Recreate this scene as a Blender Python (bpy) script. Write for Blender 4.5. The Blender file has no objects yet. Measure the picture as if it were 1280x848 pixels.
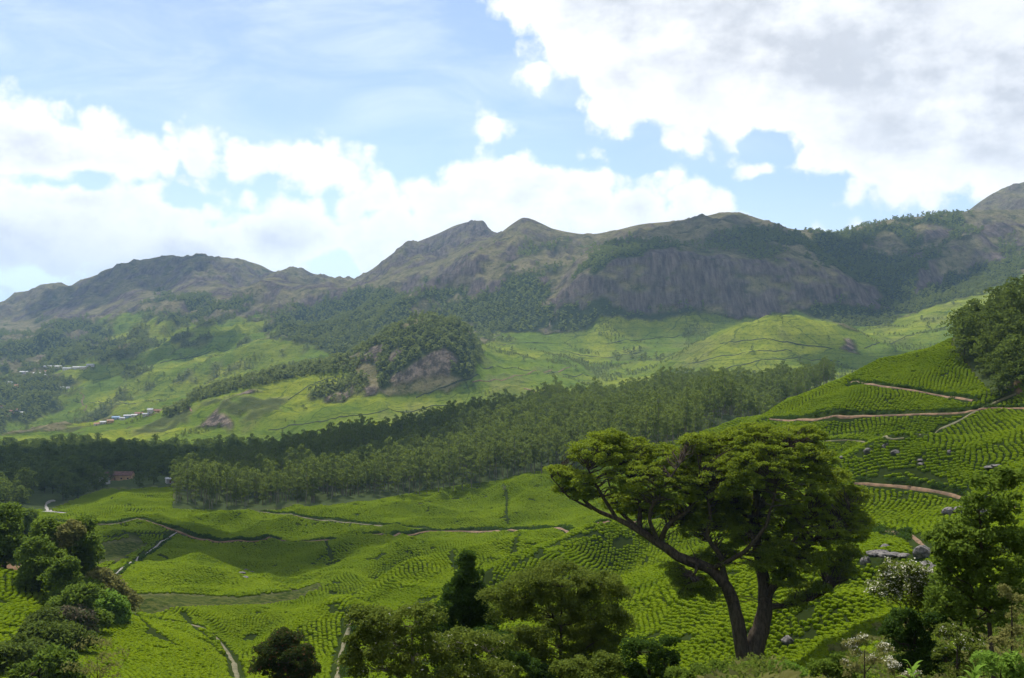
import bpy, math, random
import numpy as np
from mathutils import Vector, Matrix

# ---------------------------------------------------------------- camera, world, sun, exposure
C = bpy.context.scene.collection
SC = bpy.context.scene
F = 1372.0                      # focal length in photograph pixels
CX, CY = 640.0, 424.0
cam_d = bpy.data.cameras.new('camera')
cam_d.sensor_width = 36.0
cam_d.lens = 36.0 * F / 1280.0
cam_d.clip_start = 0.5
cam_d.clip_end = 90000.0
cam = bpy.data.objects.new('camera', cam_d)
C.objects.link(cam)
cam.location = (0, 0, 0)
cam.rotation_euler = (math.radians(90), 0, 0)
SC.camera = cam
SC.view_settings.view_transform = 'Standard'
SC.view_settings.look = 'None'
SC.view_settings.exposure = 0.5
SC.view_settings.gamma = 1.0
SC.cycles.use_denoising = True
SC.cycles.max_bounces = 6
SC.cycles.diffuse_bounces = 2
SC.cycles.glossy_bounces = 1
SC.cycles.transmission_bounces = 2
SC.cycles.volume_bounces = 0
SC.cycles.transparent_max_bounces = 8
SC.cycles.use_adaptive_sampling = True
SC.cycles.adaptive_threshold = 0.02

SUN_EL, SUN_AZ = math.radians(54), math.radians(-20)   # azimuth measured from the view direction, negative = left
S = Vector((math.cos(SUN_EL) * math.sin(SUN_AZ), math.cos(SUN_EL) * math.cos(SUN_AZ), math.sin(SUN_EL)))
sun_d = bpy.data.lights.new('sun', 'SUN')
sun_d.energy = 5.0
sun_d.angle = math.radians(0.6)
sun_d.color = (1.0, 0.95, 0.86)
sun = bpy.data.objects.new('sun', sun_d)
C.objects.link(sun)
sun.rotation_euler = (-S).to_track_quat('-Z', 'Y').to_euler()


class NT:
    """small helper to write node graphs"""
    def __init__(self, tree):
        self.t = tree

    def n(self, kind, ins=None, **props):
        nd = self.t.nodes.new(kind)
        for k, v in props.items():
            setattr(nd, k, v)
        for k, v in (ins or {}).items():
            if isinstance(v, bpy.types.NodeSocket):
                self.t.links.new(v, nd.inputs[k])
            else:
                nd.inputs[k].default_value = v
        return nd

    def m(self, op, a, b=0.0, c=0.0, clamp=False):
        nd = self.n('ShaderNodeMath', {0: a, 1: b, 2: c}, operation=op)
        nd.use_clamp = clamp
        return nd.outputs[0]

    def v(self, op, a, b=(0, 0, 0), out=0):
        ins = {0: a}
        if b is not None:
            ins[1] = b
        return self.n('ShaderNodeVectorMath', ins, operation=op).outputs[out]

    def noise(self, vec, scale, detail=4, rough=0.55, dist=0.0, out=0):
        return self.n('ShaderNodeTexNoise', {'Vector': vec, 'Scale': scale, 'Detail': detail, 'Roughness': rough,
                                             'Distortion': dist}).outputs[out]

    def ss(self, x, a, b, lo=0.0, hi=1.0):
        nd = self.n('ShaderNodeMapRange', {0: x, 1: a, 2: b, 3: lo, 4: hi}, interpolation_type='SMOOTHSTEP')
        return nd.outputs[0]

    def mix(self, f, a, b):
        nd = self.n('ShaderNodeMix', data_type='RGBA')
        for k, v in ((0, f), (6, a), (7, b)):
            if isinstance(v, bpy.types.NodeSocket):
                self.t.links.new(v, nd.inputs[k])
            else:
                nd.inputs[k].default_value = v if k == 0 else (tuple(v) + (1,))[:4]
        return nd.outputs[2]


# sky: Nishita daylight with a layer of cumulus described by direction
world = bpy.data.worlds.new('World')
SC.world = world
world.use_nodes = True
world.node_tree.nodes.clear()
w = NT(world.node_tree)
sky = w.n('ShaderNodeTexSky', sky_type='NISHITA', sun_disc=False, sun_elevation=SUN_EL, altitude=1500.0,
          air_density=1.0, dust_density=1.4, ozone_density=1.6)
sky.sun_rotation = SUN_AZ
geo = w.n('ShaderNodeNewGeometry')
dirv = w.v('SCALE', geo.outputs['Incoming'], None)
dirv.node.inputs[3].default_value = -1.0
sep = w.n('ShaderNodeSeparateXYZ', {0: dirv})
az = w.m('ARCTAN2', sep.outputs[0], sep.outputs[1])
el = w.m('ARCSINE', sep.outputs[2])
ang = w.n('ShaderNodeCombineXYZ', {0: az, 1: el, 2: 0.0}).outputs[0]


def sky_at(px, py):
    a = math.atan((px - CX) / F)
    return a, math.atan((CY - py) / F * math.cos(a))


def blob(vec, px, py, rx, ry):
    a, e = sky_at(px, py)
    d = w.v('SUBTRACT', vec, (a, e, 0))
    d = w.v('MULTIPLY', d, (F / rx, F / ry, 0))
    return w.v('LENGTH', d, None, out=1)


wn = w.noise(ang, 8.0, 7, 0.62, 0.0, 1)
warp = w.v('ADD', ang, w.v('MULTIPLY', w.v('SUBTRACT', wn, (0.5, 0.5, 0.5)), (0.075, 0.050, 0)))
blobs = [  # px, py, rx, ry of cumulus heads (the left bank, the middle bank, the great cloud on the right)
    (30, 190, 90, 85), (95, 215, 95, 62), (165, 230, 70, 62), (240, 205, 45, 38), (320, 200, 42, 32), (400, 215, 60, 34),
    (60, 290, 150, 60), (215, 320, 160, 62), (350, 300, 130, 62), (455, 260, 55, 38), (500, 320, 110, 72), (600, 240, 75, 50),
    (570, 270, 90, 60), (660, 250, 75, 66), (730, 255, 66, 58), (800, 265, 72, 55), (860, 280, 70, 45), (920, 285, 45, 28),
    (700, 300, 220, 60), (613, 150, 27, 22), (120, 330, 180, 45), (380, 335, 90, 40),
    (900, -20, 270, 150), (720, 10, 100, 75), (780, 90, 72, 72), (880, 100, 130, 70), (860, 170, 40, 34), (1010, 105, 150, 70),
    (1130, 190, 120, 72), (1240, 120, 190, 130), (935, 215, 32, 20), (1180, 240, 110, 22), (1090, 283, 26, 11), (1030, 290, 16, 7),
    (1300, 230, 90, 40), (180, 265, 120, 40), (280, 268, 90, 30), (830, 30, 160, 110), (1050, 40, 200, 140), (950, 130, 130, 60), (1100, 150, 150, 80), (665, 92, 22, 18),
]
gaps = [(425, 338, 34, 26), (95, 226, 34, 6), (240, 250, 30, 9), (790, 205, 60, 14), (960, 182, 40, 22), (985, 245, 60, 34), (20, 350, 55, 12)]
f = None
for b_ in blobs:
    q = w.m('SUBTRACT', 1.0, blob(warp, *b_))
    q = w.m('MULTIPLY', q, min(b_[2], b_[3]) / 60.0)
    f = q if f is None else w.m('MAXIMUM', f, q)
# beyond the photographed part the same kind of sky goes on
far_n = w.noise(w.v('MULTIPLY', dirv, (1, 1, 2.2)), 2.6, 4, 0.55)
outside = w.ss(w.m('ABSOLUTE', az), 0.47, 0.66)
above = w.ss(el, 0.31, 0.45)
outside = w.m('MAXIMUM', outside, above)
f_out = w.m('MULTIPLY', w.m('SUBTRACT', far_n, 0.5), 6.0)
f = w.n('ShaderNodeMix', {0: outside, 2: f, 3: f_out}, data_type='FLOAT').outputs[0]
for g_ in gaps:
    q = w.m('MULTIPLY', w.m('SUBTRACT', blob(warp, *g_), 1.0), min(g_[2], g_[3]) / 26.0)
    f = w.n('ShaderNodeMath', {0: f, 1: w.m('ADD', q, 0.05), 2: 0.1}, operation='SMOOTH_MIN').outputs[0]
fine = w.noise(ang, 24.0, 9, 0.64)
puff_v = w.v('ADD', ang, w.v('MULTIPLY', w.v('SUBTRACT', w.noise(ang, 30.0, 4, 0.6, 0.0, 1), (0.5, 0.5, 0.5)), (0.03, 0.03, 0)))
puff = w.n('ShaderNodeTexVoronoi', {'Vector': puff_v, 'Scale': 17.0}, voronoi_dimensions='2D').outputs['Distance']
puff2 = w.n('ShaderNodeTexVoronoi', {'Vector': puff_v, 'Scale': 44.0}, voronoi_dimensions='2D').outputs['Distance']
heads = w.m('ADD', w.m('MULTIPLY', w.m('SUBTRACT', 0.42, puff), 0.42), w.m('MULTIPLY', w.m('SUBTRACT', 0.42, puff2), 0.45))
f2 = w.m('ADD', f, w.m('ADD', heads, w.m('MULTIPLY', w.m('SUBTRACT', fine, 0.5), 0.85)))
alpha = w.ss(f2, -0.05, 0.30)
# thin veil high up
veil_v = w.v('MULTIPLY', ang, (3.0, 9.0, 1))
veil = w.m('MULTIPLY', w.ss(w.noise(veil_v, 2.2, 6, 0.6, 0.6), 0.34, 0.80), 0.42)
veil2 = w.m('MULTIPLY', w.ss(el, 0.13, 0.24), veil)
veil2 = w.m('ADD', veil2, w.m('MULTIPLY', w.ss(el, 0.16, 0.0), 0.25))
veil2 = w.m('ADD', veil2, 0.04)
# grey undersides: thick parts of the cloud, modulated
thick = w.ss(f2, 0.15, 1.3)
body = w.m('SUBTRACT', w.noise(w.v('MULTIPLY', ang, (1.0, 1.7, 1)), 11.0, 6, 0.6), w.m('MULTIPLY', heads, 0.22))
grey = w.m('MULTIPLY', w.ss(body, 0.30, 0.72), thick)
right = w.m('MULTIPLY', w.ss(az, 0.05, 0.45), w.ss(el, 0.09, 0.28))
grey = w.m('ADD', grey, w.m("MULTIPLY", right, 0.32), clamp=True)
low = w.m('MULTIPLY', w.ss(az, -0.2, -0.5), w.ss(el, 0.13, 0.05))
grey = w.m('ADD', grey, w.m('MULTIPLY', low, 0.8), clamp=True)
lit = w.noise(ang, 30.0, 6, 0.6)
cl = w.mix(grey, (0.88, 0.885, 0.895), (0.50, 0.52, 0.56))
cl = w.mix(w.m('MULTIPLY', w.ss(lit, 0.45, 0.72), 0.3), cl, (0.60, 0.625, 0.67))
K = 0.10                                   # strength of the sky
skyc = w.v('MULTIPLY', sky.outputs[0], (1.03, 1.0, 1.10))
cl10 = w.v('SCALE', cl, None)
cl10.node.inputs[3].default_value = 1.0 / K
veilc = w.n('ShaderNodeMix', data_type='RGBA')
col = w.mix(veil2, skyc, (0.90 / K, 0.94 / K, 1.0 / K))
col = w.mix(alpha, col, cl10)
bg = w.n('ShaderNodeBackground', {'Color': col, 'Strength': K})
wo = w.n('ShaderNodeOutputWorld', {'Surface': bg.outputs[0]})
world.cycles.sampling_method = 'MANUAL'
world.cycles.sample_map_resolution = 512

# ---------------------------------------------------------------- numeric helpers
RNG = np.random.default_rng(7)
random.seed(7)


def pchip_slopes(x, y):
    """monotone cubic slopes along the last axis; x, y arrays (n, k)"""
    h = np.diff(x, axis=-1)
    d = np.diff(y, axis=-1) / h
    m = np.zeros_like(y)
    w1 = 2 * h[..., 1:] + h[..., :-1]
    w2 = h[..., 1:] + 2 * h[..., :-1]
    s = d[..., 1:] * d[..., :-1] > 0
    with np.errstate(divide='ignore', invalid='ignore'):
        hm = (w1 + w2) / (w1 / d[..., :-1] + w2 / d[..., 1:])
    m[..., 1:-1] = np.where(s, hm, 0.0)
    m[..., 0], m[..., -1] = d[..., 0], d[..., -1]
    return m


def pchip1(x, y, q):
    x = np.asarray(x, float)[None]
    y = np.asarray(y, float)[None]
    m = pchip_slopes(x, y)[0]
    x, y = x[0], y[0]
    q = np.clip(q, x[0], x[-1])
    i = np.clip(np.searchsorted(x, q, side='right') - 1, 0, len(x) - 2)
    h = x[i + 1] - x[i]
    t = (q - x[i]) / h
    return ((2 * t**3 - 3 * t**2 + 1) * y[i] + (t**3 - 2 * t**2 + t) * h * m[i]
            + (-2 * t**3 + 3 * t**2) * y[i + 1] + (t**3 - t**2) * h * m[i + 1])


def _hash(ix, iy, seed):
    n = (ix.astype(np.int64) * 374761393 + iy.astype(np.int64) * 668265263 + seed * 1442695041) & 0x7fffffff
    n = ((n ^ (n >> 13)) * 1274126177) & 0x7fffffff
    n = n ^ (n >> 16)
    return (n & 0xffff) / 65535.0


def vnoise(x, y, seed=0):
    ix, iy = np.floor(x), np.floor(y)
    fx, fy = x - ix, y - iy
    fx = fx * fx * fx * (fx * (fx * 6 - 15) + 10)
    fy = fy * fy * fy * (fy * (fy * 6 - 15) + 10)
    a, b = _hash(ix, iy, seed), _hash(ix + 1, iy, seed)
    c, d = _hash(ix, iy + 1, seed), _hash(ix + 1, iy + 1, seed)
    return (a * (1 - fx) + b * fx) * (1 - fy) + (c * (1 - fx) + d * fx) * fy


def fbm(x, y, octv=4, seed=0, gain=0.5, ridged=False):
    s, a, tot = 0.0, 1.0, 0.0
    for k in range(octv):
        ca, sa = math.cos(0.6 * k), math.sin(0.6 * k)
        v = vnoise((x * ca - y * sa) * 2**k + 17 * k, (x * sa + y * ca) * 2**k - 9 * k, seed + k)
        if ridged:
            v = 1 - abs(2 * v - 1)
        s = s + a * v
        tot += a
        a *= gain
    return s / tot


def inpoly(px, py, poly):
    inside = np.zeros(np.shape(px), bool)
    n = len(poly)
    for i in range(n):
        x1, y1 = poly[i]
        x2, y2 = poly[(i + 1) % n]
        if y1 == y2:
            continue
        c = ((y1 > py) != (y2 > py)) & (px < (x2 - x1) * (py - y1) / (y2 - y1) + x1)
        inside ^= c
    return inside


def seg_dist(x, y, pts):
    """distance to a polyline and the parameter along it (0..1)"""
    best = np.full(np.shape(x), 1e9)
    par = np.zeros(np.shape(x))
    L = [0]
    for a, b in zip(pts, pts[1:]):
        L.append(L[-1] + math.dist(a[:2], b[:2]))
    for k, (a, b) in enumerate(zip(pts, pts[1:])):
        dx, dy = b[0] - a[0], b[1] - a[1]
        l2 = dx * dx + dy * dy + 1e-9
        t = np.clip(((x - a[0]) * dx + (y - a[1]) * dy) / l2, 0, 1)
        d = np.hypot(x - a[0] - t * dx, y - a[1] - t * dy)
        m = d < best
        best = np.where(m, d, best)
        par = np.where(m, (L[k] + t * (L[k + 1] - L[k])) / L[-1], par)
    return best, par


# ---------------------------------------------------------------- the land as one height field
# each guide runs across the land at a certain distance: (column, height line, distance) in survey units of the view
GUIDES = [
    [(-200, 1201, 3), (1500, 1201, 3)],
    [(-200, 980, 20), (600, 980, 20), (1100, 985, 20), (1500, 950, 20)],
    [(-200, 915, 60), (0, 925, 60), (300, 935, 60), (600, 925, 60), (800, 905, 62), (890, 872, 65), (938, 846, 66), (985, 862, 65), (1040, 888, 62), (1100, 895, 60), (1280, 870, 58), (1500, 830, 58)],
    [(-200, 850, 120), (0, 862, 130), (100, 868, 130), (200, 880, 130), (300, 885, 140), (400, 880, 140), (600, 880, 140), (800, 876, 130), (940, 868, 120), (1100, 805, 120), (1280, 760, 110), (1500, 690, 110)],
    [(-200, 700, 220), (0, 712, 230), (60, 738, 232), (100, 765, 232), (165, 772, 232), (200, 784, 230), (250, 810, 222), (300, 832, 215), (340, 818, 230), (400, 783, 250), (440, 768, 255), (520, 768, 240), (600, 762, 228), (800, 744, 205), (940, 730, 190), (1100, 700, 185), (1200, 680, 180), (1280, 660, 175), (1500, 600, 170)],
    [(-200, 735, 320), (0, 742, 320), (100, 752, 320), (160, 752, 325), (215, 757, 325), (300, 756, 325), (370, 751, 335), (430, 742, 345), (520, 716, 350), (640, 704, 340), (760, 688, 325), (880, 668, 295), (1000, 646, 262), (1100, 630, 250), (1200, 608, 240), (1280, 585, 230), (1500, 510, 230)],
    [(-200, 690, 420), (0, 700, 420), (160, 705, 420), (215, 706, 420), (300, 708, 420), (400, 705, 420), (520, 692, 425), (640, 684, 420), (760, 670, 400), (880, 640, 360), (940, 614, 330), (1000, 592, 310), (1100, 572, 300), (1200, 552, 290), (1280, 530, 280), (1500, 440, 290)],
    [(-200, 655, 520), (0, 660, 520), (160, 650, 520), (215, 662, 520), (300, 674, 520), (400, 672, 520), (540, 662, 515), (640, 660, 500), (760, 650, 470), (880, 612, 420), (940, 565, 390), (1000, 548, 370), (1100, 524, 360), (1200, 500, 350), (1280, 470, 350), (1500, 380, 360)],
    [(-200, 620, 690), (0, 628, 680), (100, 632, 660), (160, 628, 650), (215, 636, 610), (330, 640, 600), (450, 632, 610), (540, 620, 620), (620, 606, 620), (700, 594, 610), (800, 574, 560), (900, 548, 500), (960, 522, 455), (1000, 503, 445), (1070, 475, 435), (1130, 454, 430), (1190, 430, 430), (1240, 408, 430), (1280, 390, 430), (1500, 330, 450)],
    [(-200, 592, 900), (0, 594, 900), (100, 600, 860), (215, 606, 800), (330, 607, 790), (450, 594, 790), (620, 560, 790), (800, 535, 760), (900, 524, 700), (960, 538, 620), (1070, 520, 600), (1190, 500, 600), (1280, 470, 600), (1500, 430, 620)],
    [(-200, 570, 1150), (0, 572, 1150), (100, 575, 1100), (215, 586, 1050), (330, 584, 1000), (450, 560, 1000), (560, 541, 1000), (620, 526, 1000), (760, 507, 1050), (900, 496, 1040), (1000, 490, 980), (1040, 486, 960), (1100, 490, 930), (1190, 485, 930), (1280, 470, 930), (1500, 440, 950)],
    [(-200, 562, 1350), (0, 562, 1350), (100, 562, 1350), (200, 568, 1300), (330, 572, 1250), (450, 560, 1250), (560, 549, 1250), (620, 534, 1280), (760, 514, 1350), (900, 502, 1350), (1040, 494, 1300), (1190, 488, 1300), (1280, 480, 1300), (1500, 450, 1300)],
    [(-200, 552, 1600), (0, 552, 1600), (100, 545, 1600), (200, 540, 1600), (330, 525, 1600), (450, 508, 1600), (480, 500, 1600), (560, 500, 1600), (620, 492, 1600), (700, 488, 1600), (760, 492, 1600), (900, 482, 1600), (1040, 474, 1600), (1190, 465, 1600), (1280, 455, 1600), (1500, 430, 1600)],
    [(-200, 548, 1720), (0, 549, 1730), (60, 541, 1730), (130, 535, 1730), (200, 527, 1730), (250, 510, 1730), (320, 492, 1730), (430, 474, 1730), (450, 470, 1720), (480, 466, 1690), (500, 455, 1680), (530, 445, 1680), (560, 442, 1680), (590, 462, 1680), (610, 470, 1700), (640, 472, 1720), (700, 476, 1750), (760, 486, 1750), (860, 468, 1760), (920, 450, 1760), (980, 436, 1760), (1060, 446, 1760), (1100, 452, 1750), (1190, 440, 1750), (1280, 425, 1750), (1500, 380, 1750)],
    [(-200, 546, 1900), (0, 547, 1900), (60, 536, 1900), (130, 527, 1900), (200, 514, 1900), (250, 496, 1900), (320, 475, 1900), (400, 462, 1900), (440, 446, 1880), (465, 432, 1850), (490, 418, 1830), (530, 405, 1830), (565, 406, 1830), (585, 414, 1830), (602, 445, 1850), (625, 457, 1880), (700, 462, 1900), (760, 476, 1900), (800, 466, 1900), (860, 440, 1900), (920, 412, 1900), (955, 395, 1900), (980, 387, 1900), (1005, 393, 1900), (1030, 402, 1900), (1060, 415, 1900), (1100, 432, 1900), (1150, 428, 1900), (1200, 414, 1900), (1280, 395, 1900), (1500, 340, 1900)],
    [(-200, 550, 2080), (0, 546, 2100), (60, 540, 2100), (130, 534, 2100), (200, 522, 2100), (250, 506, 2100), (320, 485, 2100), (430, 463, 2100), (490, 440, 2080), (530, 428, 2080), (590, 430, 2080), (640, 445, 2100), (700, 447, 2100), (760, 455, 2100), (860, 442, 2100), (920, 425, 2100), (980, 412, 2100), (1030, 415, 2100), (1060, 422, 2100), (1100, 420, 2100), (1150, 410, 2100), (1200, 396, 2100), (1280, 376, 2100), (1500, 320, 2100)],
    [(-200, 520, 2500), (0, 514, 2500), (100, 503, 2500), (200, 482, 2500), (320, 455, 2450), (430, 440, 2450), (530, 424, 2400), (600, 424, 2400), (640, 420, 2400), (690, 418, 2400), (760, 406, 2380), (860, 403, 2360), (920, 401, 2350), (980, 398, 2350), (1060, 404, 2350), (1110, 398, 2350), (1160, 382, 2350), (1200, 368, 2400), (1250, 352, 2450), (1280, 345, 2450), (1500, 290, 2500)],
    [(-200, 470, 3000), (0, 466, 3000), (100, 452, 3000), (200, 436, 3000), (320, 415, 2900), (430, 408, 2850), (500, 400, 2750), (600, 388, 2650), (660, 376, 2580), (690, 364, 2540), (720, 345, 2520), (760, 330, 2500), (820, 317, 2490), (870, 318, 2490), (930, 325, 2490), (1000, 332, 2490), (1060, 346, 2480), (1110, 372, 2480), (1160, 358, 2550), (1200, 346, 2600), (1250, 332, 2650), (1280, 325, 2650), (1500, 280, 2700)],
    [(-200, 435, 3700), (0, 428, 3700), (100, 415, 3700), (200, 394, 3600), (320, 388, 3450), (430, 378, 3300), (500, 362, 3150), (560, 346, 3000), (600, 332, 2950), (655, 318, 2920), (690, 318, 2900), (735, 312, 2850), (800, 304, 2850), (870, 298, 2850), (915, 296, 2850), (990, 306, 2850), (1040, 315, 2850), (1110, 312, 2850), (1160, 306, 2850), (1200, 303, 2900), (1240, 292, 2950), (1280, 284, 2950), (1500, 240, 3000)],
    [(-200, 420, 4200), (0, 412, 4200), (100, 392, 4200), (200, 364, 4150), (320, 360, 3950), (400, 358, 3700), (430, 360, 3600), (470, 352, 3500), (500, 344, 3450), (545, 331, 3400), (575, 316, 3400), (600, 304, 3400), (620, 295, 3400), (640, 280, 3400), (655, 273, 3400), (690, 286, 3400), (735, 293, 3400), (765, 289, 3370), (800, 281, 3350), (840, 277, 3330), (880, 271, 3300), (900, 267, 3300), (915, 266, 3300), (930, 268, 3300), (950, 274, 3300), (990, 288, 3300), (1040, 293, 3250), (1070, 285, 3200), (1110, 275, 3200), (1160, 270, 3200), (1205, 265, 3200), (1240, 262, 3200), (1280, 262, 3200), (1500, 225, 3300)],
    [(-200, 405, 4600), (0, 394, 4600), (100, 370, 4600), (180, 342, 4600), (250, 340, 4600), (320, 345, 4500), (400, 352, 4200), (430, 358, 4050), (470, 346, 3900), (500, 330, 3850), (545, 311, 3850), (575, 300, 3850), (590, 297, 3850), (620, 300, 3800), (655, 290, 3800), (735, 312, 3800), (915, 295, 3800), (1040, 318, 3700), (1160, 300, 3700), (1205, 284, 3700), (1240, 272, 3700), (1280, 258, 3700), (1500, 220, 3800)],
    [(-200, 398, 5000), (-80, 388, 5000), (0, 378, 5000), (75, 355, 5000), (88, 358, 5000), (105, 350, 5000), (130, 341, 5000), (155, 331, 5000), (180, 325, 5000), (200, 321, 5000), (215, 319, 5000), (232, 324, 5000), (250, 322, 5000), (275, 322, 5000), (300, 325, 5000), (325, 331, 5000), (345, 339, 4950), (362, 335, 4900), (385, 341, 4800), (410, 346, 4700), (437, 356, 4600), (470, 333, 4400), (500, 311, 4350), (520, 303, 4350), (545, 293, 4350), (575, 280, 4350), (590, 277, 4350), (606, 282, 4350), (622, 296, 4350), (655, 300, 4350), (735, 318, 4350), (915, 300, 4350), (1040, 322, 4300), (1160, 296, 4300), (1200, 272, 4300), (1212, 262, 4300), (1240, 243, 4300), (1260, 234, 4300), (1280, 228, 4300), (1320, 215, 4300), (1400, 200, 4300), (1500, 205, 4300)],
    [(-200, 420, 6500), (640, 420, 6500), (1500, 420, 6500)],
    [(-200, 430, 14000), (1500, 430, 14000)],
    [(-200, 427, 60000), (1500, 427, 60000)],
]
NK = [8, 12, 26, 50, 46, 36, 36, 36, 26, 26, 14, 22, 26, 34, 14, 44, 46, 62, 46, 34, 34, 14, 6, 4]
inner = np.arange(-80, 1360.1, 1.9)
left_e = -80 - np.cumsum(np.linspace(6, 90, 26))[::-1]
right_e = 1360 + np.cumsum(np.linspace(6, 90, 26))
PX = np.concatenate([left_e, inner, right_e])
NC = len(PX)
KY = np.stack([pchip1([g[0] for g in G], [math.log(g[2]) for g in G], PX) if len(G) > 2 else np.interp(PX, [g[0] for g in G], [math.log(g[2]) for g in G]) for G in GUIDES], 1)
KP = np.stack([pchip1([g[0] for g in G], [g[1] for g in G], PX) if len(G) > 2 else np.interp(PX, [g[0] for g in G], [g[1] for g in G]) for G in GUIDES], 1)
KM = pchip_slopes(KY, KP)
rows_l, rows_p = [], []
for k, nk in enumerate(NK):
    t = np.arange(nk)[None] / nk
    if k == len(NK) - 1:
        t = np.arange(nk + 1)[None] / nk
    h = (KY[:, k + 1] - KY[:, k])[:, None]
    rows_l.append(KY[:, k][:, None] + t * h)
    rows_p.append((2 * t**3 - 3 * t**2 + 1) * KP[:, k][:, None] + (t**3 - 2 * t**2 + t) * h * KM[:, k][:, None]
                  + (-2 * t**3 + 3 * t**2) * KP[:, k + 1][:, None] + (t**3 - t**2) * h * KM[:, k + 1][:, None])
LY = np.concatenate(rows_l, 1)
PY = np.concatenate(rows_p, 1)
NR = LY.shape[1]
YY = np.exp(LY)
XX = (PX[:, None] - CX) / F * YY
ZZ = (CY - PY) / F * YY
PXG = np.repeat(PX[:, None], NR, 1)

NL = 1500
LYU = np.linspace(math.log(3), math.log(60000), NL)


def build_lookup():
    global ZT, PT, PMIN
    ZT = np.stack([np.interp(LYU, LY[i], ZZ[i]) for i in range(NC)])
    PT = CY - F * ZT / np.exp(LYU)[None]
    PMIN = np.minimum.accumulate(PT, 1)
    PMIN = np.concatenate([np.full((NC, 1), 2000.0), PMIN[:, :-1]], 1)


def _idx(X, Y):
    X, Y = np.asarray(X, float), np.asarray(Y, float)
    px = CX + F * X / Y
    ci = np.clip(np.searchsorted(PX, px) - 1, 0, NC - 2)
    cf = np.clip((px - PX[ci]) / (PX[ci + 1] - PX[ci]), 0, 1)
    r = (np.log(Y) - LYU[0]) / (LYU[1] - LYU[0])
    ri = np.clip(np.floor(r).astype(int), 0, NL - 2)
    rf = np.clip(r - ri, 0, 1)
    return ci, cf, ri, rf


def _bil(T, X, Y):
    ci, cf, ri, rf = _idx(X, Y)
    return (T[ci, ri] * (1 - cf) * (1 - rf) + T[ci + 1, ri] * cf * (1 - rf) + T[ci, ri + 1] * (1 - cf) * rf + T[ci + 1, ri + 1] * cf * rf)


def H(X, Y):
    return _bil(ZT, X, Y)


def seen(X, Y, margin=3.0):
    """is the ground there in view (or nearly)"""
    X, Y = np.asarray(X, float), np.asarray(Y, float)
    py = CY - F * H(X, Y) / Y
    return py < _bil(PMIN, X, Y) + margin


def pick(px, py, ymin=0.0):
    """the nearest ground seen along a direction"""
    i = int(np.clip(np.searchsorted(PX, px), 1, NC - 2))
    c = PT[i]
    j = np.where((c <= py) & (np.exp(LYU) > ymin))[0]
    j = j[0] if len(j) else NL - 1
    j = max(j, 1)
    a, b = c[j - 1], c[j]
    t = 0.0 if a == b else np.clip((a - py) / (a - b), 0, 1)
    Y = math.exp(LYU[j - 1] + t * (LYU[1] - LYU[0]))
    X = (px - CX) / F * Y
    return X, Y, float(H(X, Y))


build_lookup()

# relief: ravines and spurs on the mountains, folds in the fields
FAR = np.clip((YY - 2250) / 500, 0, 1) * np.clip((14000 - YY) / 6000, 0, 1)
ZB = ZZ.copy()
rid = fbm(XX / 260 + 3, (YY + XX * 0.5) / 620, 5, 11, 0.5, True)
rid2 = fbm(XX / 90, (YY - XX * 0.4) / 170, 4, 31, 0.55, True)
rid3 = fbm(XX / 32, YY / 48, 3, 37, 0.6)
ZZ += FAR * ((rid - 0.62) * 95 + (rid2 - 0.6) * 46 + (rid3 - 0.5) * 16) * np.clip((YY - 2300) / 900, 0.25, 1)
ROW0 = np.concatenate([[0], np.cumsum(NK)])
calm = np.ones(NR)
for g_, r_ in ((19, 24), (21, 12)):
    calm = np.minimum(calm, np.clip(abs(np.arange(NR) - ROW0[g_]) / r_ - 0.1, 0.04, 1))
ZZ = np.where(FAR > 0, ZB + (ZZ - ZB) * calm[None], ZZ)
MID = np.clip((YY - 1250) / 300, 0, 1) * (1 - FAR)
ZZ += MID * ((fbm(XX / 120, YY / 210 + XX / 300, 4, 5, 0.5, True) - 0.6) * 30 + (fbm(XX / 34, YY / 60, 3, 8) - 0.5) * 6)
LEFTV = np.clip((YY - 2050) / 200, 0, 1) * np.clip((3600 - YY) / 500, 0, 1) * np.clip((-250 - XX) / 250, 0, 1)
ZZ += LEFTV * (fbm(XX / 200, YY / 300, 4, 77, 0.5, True) - 0.6) * 75
NEAR = np.clip((YY - 130) / 150, 0, 1) * (1 - np.clip((YY - 1250) / 300, 0, 1))
ZZ += NEAR * ((fbm(XX / 62 + 0.4, YY / 95 + XX / 160, 3, 21, 0.5, True) - 0.6) * 13.5 + (fbm(XX / 22, YY / 26, 2, 25) - 0.5) * 2.2)
build_lookup()
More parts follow.
